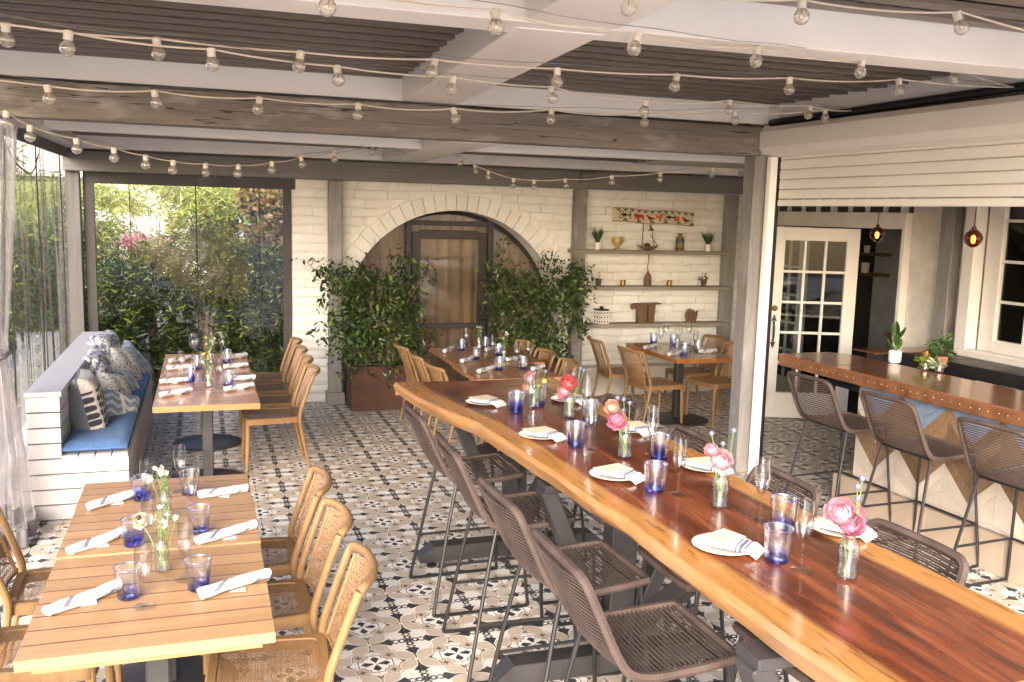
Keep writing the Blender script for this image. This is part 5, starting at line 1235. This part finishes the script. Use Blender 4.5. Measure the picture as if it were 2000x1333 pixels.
def smallpot(lab, px, leafy, seed):
    t = thing('potted_plant', lab, 'potted plant', (sx(px, 0), 5.98, zs_[1])); obj('pot', MB().lathe([(0, 0), (.026, 0), (.036, .075), (.041, .076), (.041, .088), (.034, .088), (0, .078)], 18), t, mats=DARKPOT); g = np.random.default_rng(seed)
    if leafy: pts = np.array((0, 0, .105))+g.normal(size=(60, 3))*np.array((.024, .024, .016)); leaves('foliage', pts, .026, .015, HEDGE, t, -.2, seed=seed)
    else:
        obj('stem', MB().tube([(0, 0, .08), (.012, 0, .115), (.02, 0, .15)], .003, 5).tube([(.012, 0, .115), (-.012, 0, .125)], .002, 5), t, mats=TWIG); leaves('foliage', np.array([(.022, 0, .15), (.03, 0, .14), (-.014, 0, .125), (.012, 0, .12), (.02, .0, .155), (.0, 0, .10)]), .03, .014, HEDGE, t, 0, seed=seed)
smallpot('dark pot with a thin two leaf seedling on the middle shelf', 1171, False, 5); smallpot('dark pot with a bushy little plant on the middle shelf', 1377, True, 6)
for px, wh in ((1219, 'left of'), (1310, 'right of')):
    t = thing('votive_cup', 'amber brown votive cup on the middle shelf, %s the bottle' % wh, 'cup', (sx(px, 0), 5.98, zs_[1])); obj('body', MB().lathe([(0, 0), (.029, 0), (.032, .02), (.030, .05), (.032, .074), (.028, .074), (.026, .01), (0, .01)], 18), t, mats=BRASS)
t = thing('paddle_bottle', 'dark wooden bottle with long twig like neck on the middle shelf', 'bottle', (sx(1267, 0), 5.98, zs_[1])); t.scale = (1.1,)*3; obj('body', MB().lathe([(0, 0), (.036, 0), (.042, .012), (.042, .085), (.030, .125), (.012, .155), (.006, .175), (0, .176)], 18), t, mats=BROWNW); obj('neck', MB().tube(smooth_path([(0, 0, .17), (-.008, 0, .22), (.002, 0, .30), (0, .01, .40)], 3), [.006]*4+[.007]*3+[.011]*3, 7), t, mats=TERRA)
obj('inset', MB().box((0, -.036, .05), (.022, .012, .07), .003), t, mats=DARKPOT)
t = thing('lattice_lantern', 'white and black lattice square lantern box on the bottom shelf', 'lantern', (sx(1179, 0), 5.98, zs_[2]), R_(18)); t.scale = (1.12,)*3; obj('core', MB().box((0, 0, .072), (.108, .108, .142)), t, mats=BLACK); m_ = MB()
for r_ in range(4):
    Rm = np.array(Matrix.Rotation(r_*PI/2, 3, 'Z'))
    for i in range(3):
        for k in range(3):
            c = np.array(((i-1)*.042, -.0575, .025+.047*k)); o = [(c[0]+.0205*sx_, c[1], c[2]+.0225*sz) for sx_, sz in ((-1, -1), (1, -1), (1, 1), (-1, 1))]; q = [(c[0]+.0125*math.cos(a), c[1], c[2]+.0125*math.sin(a)) for a in (R_(225), R_(315), R_(45), R_(135))]
            V = np.array(o+q) @ Rm.T; m_.add(V, [(j, (j+1) % 4, 4+(j+1) % 4, 4+j) for j in range(4)])
obj('lattice', m_, t, mats=WPOT, smooth=False); obj('lid', MB().box((0, 0, .150), (.12, .12, .014), .003).lathe([(.030, .155), (.020, .165), (.022, .185), (0, .187)], 14), t, mats=BLACK)
t = thing('headrest_stool', 'carved wooden headrest shaped like a small stool on the bottom shelf', 'carved headrest', (sx(1266, 0), 5.98, zs_[2])); t.scale = (1.22,)*3; m_ = MB(); m_.prismy([(-.15, .155), (-.12, .178), (.15, .190), (.155, .198), (.14, .203), (-.12, .196), (-.15, .19)], -.04, .04); obj('top', m_, t, mats=BROWNW); obj('end_knob', MB().lathe([(0, -.03), (.022, -.02), (.028, 0), (.022, .02), (0, .03)], 12, (-.145, 0, .165)), t, mats=BROWNW)
m_ = MB(); m_.prismy([(-.088, 0), (-.03, 0), (-.03, .184), (-.092, .178)], -.035, .035); m_.prismy([(.02, 0), (.080, 0), (.092, .19), (.02, .188)], -.035, .035); m_.box((0, .02, .09), (.08, .02, .18)); m_.box((-.003, 0, .008), (.165, .08, .016), .003); obj('leg', m_, t, mats=BROWNW)
t = thing('stick_bowl', 'bowl of upright brown sticks on the bottom shelf', 'bowl', (sx(1356, 0), 5.98, zs_[2])); t.scale = (1.35,)*3; m_ = MB()
for k in range(30):
    a = k*2.399; r = .04*math.sqrt((k+.5)/30); L = .075+.055*rng.random(); d = np.array((math.cos(a)*r*.55, math.sin(a)*r*.55, L)); q = np.array((math.cos(a)*r, math.sin(a)*r, 0)); m_.tube([q, q+d*.6, q+d], [.0065, .008, .004], 6)
obj('stick', m_, t, mats=BROWNW)
# embroidered wall hanging
t = thing('wall_hanging', 'embroidered cloth strip with animals and green triangles above the top shelf', 'wall hanging', tuple(aty(1277, 424, 6.125)), 0); t.scale = (1.38, 1, 1.34)
HC = {k: plain('stitch_'+k, c, .95, var=.15, bump=.3, bscale=200) for k, c in (('ground', (.55, .48, .36)), ('green', (.115, .15, .035)), ('red', (.36, .035, .025)), ('wine', (.16, .015, .02)), ('black', (.022, .02, .022)), ('orange', (.50, .13, .025)))}
W_, H_ = .80, .120
m_ = MB(); m_.grid(lambda u, v: ((u-.5)*W_, .004*math.sin(u*19), (v-.5)*H_-.012*(u-.5)*2+.005*math.sin(u*11)), 40, 4); m_.grid(lambda u, v: ((u-.5)*W_, .012+.004*math.sin(u*19), (v-.5)*H_-.012*(u-.5)*2+.005*math.sin(u*11)), 40, 4); obj('ground_cloth', m_, t, mats=HC['ground'])
def flat(name, polys, mat, lift=.003):
    m_ = MB()
    for P in polys:
        n_ = len(P); zo = lambda x: -.012*(x/W_)*2+.005*math.sin((x/W_+.5)*11); yo = lambda x: .004*math.sin((x/W_+.5)*19)
        V = [(x, yo(x)-lift, z+zo(x)) for x, z in P]+[(x, yo(x)+.001, z+zo(x)) for x, z in P]; m_.add(V, [tuple(range(n_))]+[(i, (i+1) % n_, n_+(i+1) % n_, n_+i) for i in range(n_)])
    obj(name, m_, t, mats=mat, smooth=False)
tri = []
for k in range(12):
    x = -W_/2+.03+k*.066; tri += [[(x, H_/2-.006), (x+.05, H_/2-.006), (x+.025, H_/2-.032)]]
    if k % 2: tri += [[(x+.0, -H_/2+.006), (x+.055, -H_/2+.006), (x+.028, -H_/2+.036)]]
flat('triangle_stitch', tri, HC['green'], .0025)
flat('border_stitch', [[(-W_/2+.01*k*2, s_*H_/2-.004), (-W_/2+.01*k*2+.012, s_*H_/2-.004), (-W_/2+.01*k*2+.012, s_*H_/2+.004), (-W_/2+.01*k*2, s_*H_/2+.004)] for k in range(40) for s_ in (-1, 1)], HC['wine'])
def blob(cx, cz, pts, s=1.0): return [(cx+x*s, cz+z*s) for x, z in pts]
quad = [(-.055, -.005), (-.045, .022), (-.028, .027), (-.02, .018), (.03, .02), (.048, .008), (.05, -.03), (.036, -.032), (.032, -.012), (.0, -.012), (-.004, -.034), (-.02, -.034), (-.02, -.010), (-.035, -.03), (-.047, -.03), (-.035, -.008)]
birdp = [(-.045, .018), (-.03, .022), (-.01, .008), (.03, -.002), (.05, -.012), (.025, -.016), (.005, -.02), (.0, -.036), (-.008, -.036), (-.008, -.02), (-.025, -.008), (-.033, .008)]
flat('animal_stitch', [blob(-.145, -.002, quad)], HC['red']); flat('bird_stitch', [blob(-.03, -.004, birdp)], HC['wine']); flat('bird_stitch', [blob(.32, -.006, birdp)], HC['wine']); flat('orange_stitch', [blob(.06, 0, [(-.045, .03), (-.02, .012), (.0, .018), (.035, .04), (.03, .01), (.02, -.01), (.0, -.04), (-.01, -.04), (-.008, -.012), (-.04, -.005)]), [(.235+.022*math.cos(a), -.008+.026*math.sin(a)) for a in np.linspace(0, 6.28, 13)[:-1]]], HC['orange'])
fig = []
for cx in (-.285, .155):
    fig += [blob(cx, 0, [(-.035, -.006), (.06, -.006), (.06, .006), (-.035, .006)]), blob(cx, 0, [(-.02, -.012), (.015, -.014), (.015, .014), (-.02, .012)]), blob(cx, 0, [(.05, -.034), (.058, -.034), (.058, .034), (.05, .034)])]
    for s_ in (-1, 1): pa = [(-.035, 0), (-.055, s_*.022), (-.035, s_*.038), (-.01, s_*.024), (.0, s_*.010)]; pb = [(-.03, 0), (-.046, s_*.02), (-.034, s_*.030), (-.015, s_*.02), (-.006, s_*.010)]; fig.append(blob(cx, 0, pa+pb[::-1]))
flat('figure_stitch', fig, HC['black'])

# ================================================================== THINGS ON THE BAR
ZC = 1.0635
t = thing('potted_plant', 'rubber leaf plant in a round white pot on the copper bar', 'potted plant', tuple(atz(1747, 708, ZC))); obj('pot', MB().lathe([(0, 0), (.040, 0), (.048, .012), (.0495, .088), (.046, .090), (.043, .08), (0, .076)], 26), t, mats=WPOT); obj('soil', MB().lathe([(0, .078), (.044, .077)], 16), t, mats=SOIL)
m_ = MB(); lf_ = MB()
for k, (a, tilt, L, z) in enumerate(((.3, .9, .11, .10), (2.9, 1.0, .10, .11), (1.4, .5, .12, .15), (4.2, .8, .11, .14), (5.3, .75, .12, .18), (2.2, .55, .11, .2), (3.4, .35, .12, .21), (.4, 1.25, .13, .2), (5.9, .2, .10, .22))):
    q = np.array((0, 0, z)); d = np.array((math.cos(a)*math.sin(tilt), math.sin(a)*math.sin(tilt), math.cos(tilt))); s_ = np.array((-math.sin(a), math.cos(a), 0)); n_ = np.cross(s_, d)
    lf_.grid(lambda u, v: q+d*L*v+s_*(u-.5)*.045*math.sin(PI*min(.98, v*.94+.05))**.8+n_*(.012*(abs(u-.5)*2)+(-.03)*v*v), 5, 7)
m_.tube([(0, 0, .076), (.003, 0, .15), (0, .002, .225)], .004, 6); obj('stem', m_, t, mats=STEM); obj('leaf', lf_, t, mats=GREEN, sharp=0)
t = thing('brass_cup', 'hammered brass tumbler on the copper bar', 'cup', tuple(atz(1808, 713, ZC))); obj('body', MB().lathe([(0, 0), (.030, 0), (.033, .01), (.036, .10), (.0365, .108), (.033, .108), (.030, .01), (0, .01)], 22), t, mats=BRASS)
t = thing('potted_plant', 'bushy green plant in a terracotta pot behind the glass succulents', 'potted plant', tuple(atz(1837, 718, ZC))); obj('pot', MB().lathe([(0, 0), (.034, 0), (.045, .07), (.048, .07), (.048, .088), (.042, .088), (0, .08)], 22), t, mats=TERRA); leaves('foliage', np.array((0, 0, .15))+np.random.default_rng(8).normal(size=(230, 3))*np.array((.030, .030, .034)), .036, .020, GREEN, t, -.2, seed=8)
for px, py, mt, lab in ((1807, 723, LIME, 'light green succulent in a small glass on the copper bar'), (1835, 727, PALEG, 'grey green curly air plant in a small glass on the copper bar')):
    t = thing('succulent_glass', lab, 'potted plant', tuple(atz(px, py, ZC))); obj('glass', MB().lathe([(0, .002), (.030, .002), (.033, .01), (.033, .052), (.031, .052), (.030, .01), (0, .009)], 20), t, mats=GLASS); leaves('foliage', np.array((0, 0, .055))+np.random.default_rng(px).normal(size=(70, 3))*np.array((.017, .017, .013)), .042, .011 if mt is PALEG else .018, mt, t, -.5, seed=px)

# ================================================================== PLANTERS
def ficus(lab, pot_lab, x0, x1, crown, seed, n_):
    cx = (x0+x1)/2; tag(obj('planter_box', MB().box((0, 0, .235), (x1-x0, .42, .47), .006).box((0, 0, .474), (x1-x0+.02, .44, .018), .004), loc=(cx, 5.80, 0), mats=CORTEN), pot_lab, 'planter', 'rusted steel planters')
    t = thing('ficus_bush', lab, 'bush', (cx, 5.80, .46)); g = np.random.default_rng(seed); m_ = MB()
    rel = [(a-cx, b-5.80, c-.46, d, e, f) for a, b, c, d, e, f in crown]
    for k in range(26):
        b = rel[g.integers(len(rel))]; e = np.array(b[:3])+g.normal(size=3)*np.array(b[3:])*.5; s0 = np.array((g.uniform(-.2, .2), g.uniform(-.08, .08), 0)); m_.tube(smooth_path([s0, s0*.8+np.array((e[0]*.3, e[1]*.3, e[2]*.5)), e], 4), [.008]*3+[.006]*3+[.003]*3, 5)
    obj('branches', m_, t, mats=TWIG); obj('soil', MB().box((0, 0, .012), (x1-x0-.03, .39, .02)), t, mats=SOIL)
    leaves('foliage', blob_points(n_, rel, seed, .35), .058, .027, FICUS, t, .75, seed=seed); return t
ficus('leafy green ficus bush left of the arch door', 'long rusted steel planter under the bush left of the arch door', .33, .99, [(.55, 5.72, 1.16, .52, .30, .52), (.30, 5.72, 1.38, .34, .24, .26), (.88, 5.70, 1.28, .36, .26, .44), (.72, 5.66, .72, .46, .26, .36), (.20, 5.72, .98, .28, .22, .36), (.95, 5.66, .62, .22, .22, .30), (.42, 5.60, .60, .30, .2, .3), (-.02, 5.70, 1.60, .26, .07, .06), (.12, 5.70, 1.50, .22, .12, .12), (.80, 5.66, 1.72, .12, .10, .16), (1.18, 5.66, 1.50, .12, .1, .12)], 11, 4200)
ficus('leafy green ficus bush right of the arch door', 'rusted steel planter under the bush right of the arch door', 2.05, 2.75, [(2.25, 5.74, 1.15, .42, .28, .50), (2.65, 5.72, 1.2, .40, .26, .46), (1.98, 5.74, 1.45, .22, .2, .30), (2.86, 5.72, 1.42, .24, .2, .26), (2.45, 5.66, .70, .48, .26, .36), (2.9, 5.7, 1.0, .2, .2, .3), (2.02, 5.70, 1.80, .09, .09, .16), (3.0, 5.68, 1.55, .14, .1, .12), (2.55, 5.70, 1.66, .16, .1, .1)], 12, 3900)
# ================================================================== VINYL CURTAINS AND THE GARDEN
t = thing('vinyl_window', 'clear vinyl sheet in a dark frame, closing the back left opening to the garden', 'window panel', (-1.235, 6.17, 0))
x0, x1 = -1.0, 1.0
obj('frame', MB().box((x0, 0, 1.2), (.10, .05, 2.42), .003).box((x1-.05, 0, 1.2), (.09, .05, 2.42), .003).box((-.005, 0, 2.405), (2.09, .048, .13), .003).box((0, 0, .06), (1.90, .05, .10), .003), t, mats=DARKF)
obj('vinyl_sheet', MB().grid(lambda u, v: (x0+.03+(x1-x0-.06)*u, .012*math.sin(u*9+v*2)+.010*math.sin(v*7+u*4), .06+2.32*v), 40, 40), t, mats=VINYLB, sharp=0)
m_ = MB()
for x in (-.62, .02, .66): m_.tube([(x, -.022, 2.4), (x+.01, -.02, 1.2), (x, -.022, .1)], .004 if x != .02 else .006, 5)
obj('pull_cord', m_, t, mats=BLACK)
XC = -2.44
t = thing('vinyl_curtain', 'long clear rippled vinyl curtain along the left side behind the bench', 'curtain', (XC, 4.2, 0))
def rip(u, v): y = -2.2+4.1*u; return (.012*math.sin(y*7+.6*math.sin(v*5))+.005*math.sin(y*19+v*3), y, .03+2.57*v)
obj('vinyl_sheet', MB().grid(rip, 150, 20), t, mats=VINYL, sharp=0)
m_ = MB()
for y in (-1.35, -.1, 1.2): m_.tube([(.05, y, 2.58), (.055, y+.02, 1.3), (.05, y, .05)], .006, 5)
m_.tube(smooth_path([(.04, -1.3, 2.55), (.05, -.9, 2.40), (.05, -.3, 2.36), (.04, .1, 2.52)], 4), .005, 5); obj('pull_cord', m_, t, mats=BLACK)
obj('header_valance', MB().box((.03, .1, 2.625), (.03, 4.2, .09), .004), t, mats=HEM)
t = thing('gathered_curtain', 'clear vinyl curtain gathered with a grey tie and grey hem, at the left edge', 'curtain', (-2.36, 2.28, 0))
def gat(u, v):
    a = u*2*PI; z = .10+2.5*v; r = .05+.15*abs(z-1.20)**.85*(1.15 if z < 1.2 else .95)+.02; k = 1+.20*math.sin(a*7+z*1.2)+.10*math.sin(a*13+2)
    return (r*k*math.cos(a)*.55, -.10+r*k*math.sin(a)*1.15+(.05*(1.2-z) if z < 1.2 else 0), z)
obj('vinyl_folds', MB().grid(gat, 150, 36, close_u=True), t, mats=VINYLD, sharp=0)
def hem(u, v): p = gat(u, 0); return (p[0]*1.02, p[1]*1.02, .015+.11*v)
obj('hem', MB().grid(hem, 150, 4, close_u=True), t, mats=HEM, sharp=0)
obj('tie', MB().tube([(.085*math.cos(a)*.6, -.10+.085*math.sin(a)*1.15, 1.2+.01*math.sin(a)) for a in np.linspace(0, 2*PI, 25)[:-1]], .016, 6, closed=True), t, mats=HEM)
struct('garden_kerb', MB().box((-2.66, 2.2, .05), (.16, 8.2, .12), .01), CONC)

def tree(name, lab, base, h, blobs, n_, L, W, mat, seed, r0=.09, cat='tree', trunk=True, droop=.3, branches=10):
    t = thing(name, lab, cat, base); g = np.random.default_rng(seed)
    if trunk:
        m_ = MB(); m_.tube(smooth_path([(0, 0, -.05), (g.normal()*.06, g.normal()*.06, h*.35), (g.normal()*.1, g.normal()*.1, h*.7)], 4), [r0, r0*.95, r0*.9, r0*.85, r0*.8, r0*.7, r0*.6, r0*.55, r0*.5], 8)
        for k in range(branches):
            b = blobs[k % len(blobs)]; e = np.array(b[:3])+g.normal(size=3)*np.array(b[3:])*.45; z0 = h*g.uniform(.15, .65); m_.tube(smooth_path([(0, 0, z0), (e[0]*.45, e[1]*.45, z0+(e[2]-z0)*.55), e], 4), [r0*.45]*3+[r0*.3]*3+[r0*.12]*3, 6)
        obj('trunk', m_, t, mats=BARK)
    leaves('crown', blob_points(n_, blobs, seed, .45), L, W, mat, t, droop, seed=seed); return t
# hedge row just beyond the window
def gx(px, py, y): p = aty(px, py, y); return float(p[0]), float(p[2])
def hedge(lab, px, topy, y, halfpx, n_, seed, L=.085, W=.019, mt=HEDGE, open_=False):
    x, z = gx(px, topy, y); hw_ = halfpx*y*1.12/FPX+halfpx*4.1/FPX
    tree('hedge_bush', lab, (x, y, 0), z*.8, [(0, 0, z*.74, hw_, .42, z*.28), (-hw_*.5, .05, z*.45, hw_*.45, .4, z*.30), (hw_*.5, -.05, z*.25, hw_*.5, .4, z*.24)] if open_ else [(0, 0, z*.62, hw_, .42, z*.40), (-hw_*.4, .05, z*.42, hw_*.8, .45, z*.42), (hw_*.4, -.08, z*.34, hw_*.8, .42, z*.36), (0, 0, z*.2, hw_, .4, z*.24)], n_, L, W, mt, seed, .05, 'hedge', droop=-.15)
hedge('dark narrow leafed hedge bush outside the vinyl window, leftmost of four', 195, 470, 7.5, 60, 9000, 31)
hedge('dark hedge bush outside the vinyl window, second from the left', 290, 468, 7.7, 62, 9000, 32, open_=True)
hedge('dark hedge bush outside the vinyl window, second from the right', 395, 440, 7.6, 66, 11000, 33, open_=True)
hedge('dark hedge bush outside the vinyl window, rightmost beside the white wall', 510, 452, 7.4, 66, 11000, 34)
def place(kind_, lab, px, py, y, blobs, n_, L, W, mt, seed, r0=.05, cat='tree', **kw):
    x, z = gx(px, py, y); tree(kind_, lab, (x, y, 0), z, [(a, b, z+c, d, e, f) for a, b, c, d, e, f in blobs], n_, L, W, mt, seed, r0, cat, **kw)
place('feathery_tree', 'light green feathery tree with thin bent branches over the hedge', 300, 385, 9.2, [(-.55, 0, .02, .55, .4, .16), (.35, .2, .10, .5, .4, .20), (-.2, -.2, -.14, .4, .3, .10), (-1.3, 0, -.02, .45, .4, .15), (.8, 0, .0, .4, .4, .2)], 5200, .11, .017, YELG, 44, .04, droop=.35, branches=14)
place('lime_bush', 'bright lime green bush behind the feathery tree', 450, 385, 11.0, [(0, 0, -.05, .62, .5, .36), (.4, 0, -.5, .7, .5, .5), (-.5, .2, -.45, .5, .5, .45)], 7000, .07, .045, LIME, 45, .06, 'bush')
place('russet_tree', 'reddish brown and green leaved tree at the right of the vinyl window', 520, 385, 8.6, [(0, 0, .06, .34, .3, .38), (.05, 0, -.5, .36, .32, .5)], 5000, .085, .05, RUSS, 46, .05)
place('bougainvillea', 'pink bougainvillea bush beyond the hedge', 285, 478, 10.4, [(0, 0, 0, .34, .3, .14), (.18, 0, -.30, .26, .3, .22)], 2600, .06, .05, PINKL, 47, .04, 'bush')
for k, (x, y, h, mt, lab, n_) in enumerate(((-2.98, 6.9, 1.6, HEDGE, 'dark green shrub outside the left vinyl curtain, nearest', 5200), (-3.35, 8.3, 1.65, HEDGE, 'dark green shrub outside the left vinyl curtain, middle', 5200), (-2.72, 8.9, 1.65, HEDGE, 'dark green shrub at the corner outside the left vinyl curtain', 5200), (-3.65, 10.2, 2.7, YELG, 'tall yellow green tree outside the left curtain, nearer', 6000), (-4.4, 12.2, 3.0, YELG, 'tall yellow green tree outside the left curtain, farther', 6000), (-3.0, 10.9, 2.5, LIME, 'lime green shrub behind the left corner post', 4000))):
    if h < 1.7: b_ = [(0, 0, h*.66, .42, .55, h*.45), (.05, -.25, h*.36, .42, .5, h*.36), (-.15, .2, h*.4, .42, .5, h*.4), (.2, -.4, h*.22, .36, .4, h*.24)]; tree('shrub', lab, (x, y, 0), h, b_, int(n_*1.8), .10, .03, mt, 50+k, .05, 'shrub', droop=-.1)
    else: b_ = [(0, 0, h*.72, .9, .9, h*.26), (.4, .6, h*.6, .7, .7, h*.25), (-.3, -.6, h*.62, .7, .7, h*.24)]; tree('garden_tree', lab, (x, y, 0), h, b_, n_, .11, .03, mt, 50+k, .06)
for nm, lab, loc, size in (('white_house', 'white house with low roof beyond the garden', (-3.2, 17.5, 0), (7.5, 5, 2.6)), ('white_house', 'white rendered house far off at the left beyond the curtain', (-12.5, 14, 0), (7, 9, 2.9))):
    t = thing(nm, lab, 'house', loc); sx_, sy_, sz_ = size; obj('wall', MB().box((0, 0, sz_/2), size), t, mats=STUCCO)
    rf = MB(); rf.prismy([(-sx_/2-.3, sz_), (sx_/2+.3, sz_), (sx_/2-.6, sz_+.9), (-sx_/2+.6, sz_+.9)], -sy_/2-.3, sy_/2+.3); obj('roof', rf, t, mats=TERRA if 'low' not in lab else CONC)
    for k in range(3):
        w_ = obj('window', MB().box((-sx_/3+k*sx_/3, -sy_/2-.02, 1.5), (1.0, .06, 1.1), .01), t, mats=WHITEP); obj('pane', MB().box((-sx_/3+k*sx_/3, -sy_/2-.055, 1.5), (.85, .02, .95)), w_, mats=DARKI)
    if 'far' in lab:
        w_ = obj('window', MB().box((sx_/2+.02, -2, 1.6), (.06, 1.6, 1.0), .01), t, mats=WHITEP); obj('pane', MB().box((sx_/2+.055, -2, 1.6), (.02, 1.4, .85)), w_, mats=DARKI)
t = thing('bright_patch_wall', 'low pale wall added behind the hedge for bright patches in its gaps', 'wall', (.6, 8.95, 0)); obj('blockwork', MB().box((0, 0, .6), (6.0, .2, 1.2), .01), t, mats=STUCCO); obj('coping', MB().box((0, 0, 1.23), (6.0, .28, .06), .01), t, mats=CONC)  # added wall, pale patches through the hedge stand in for reflections
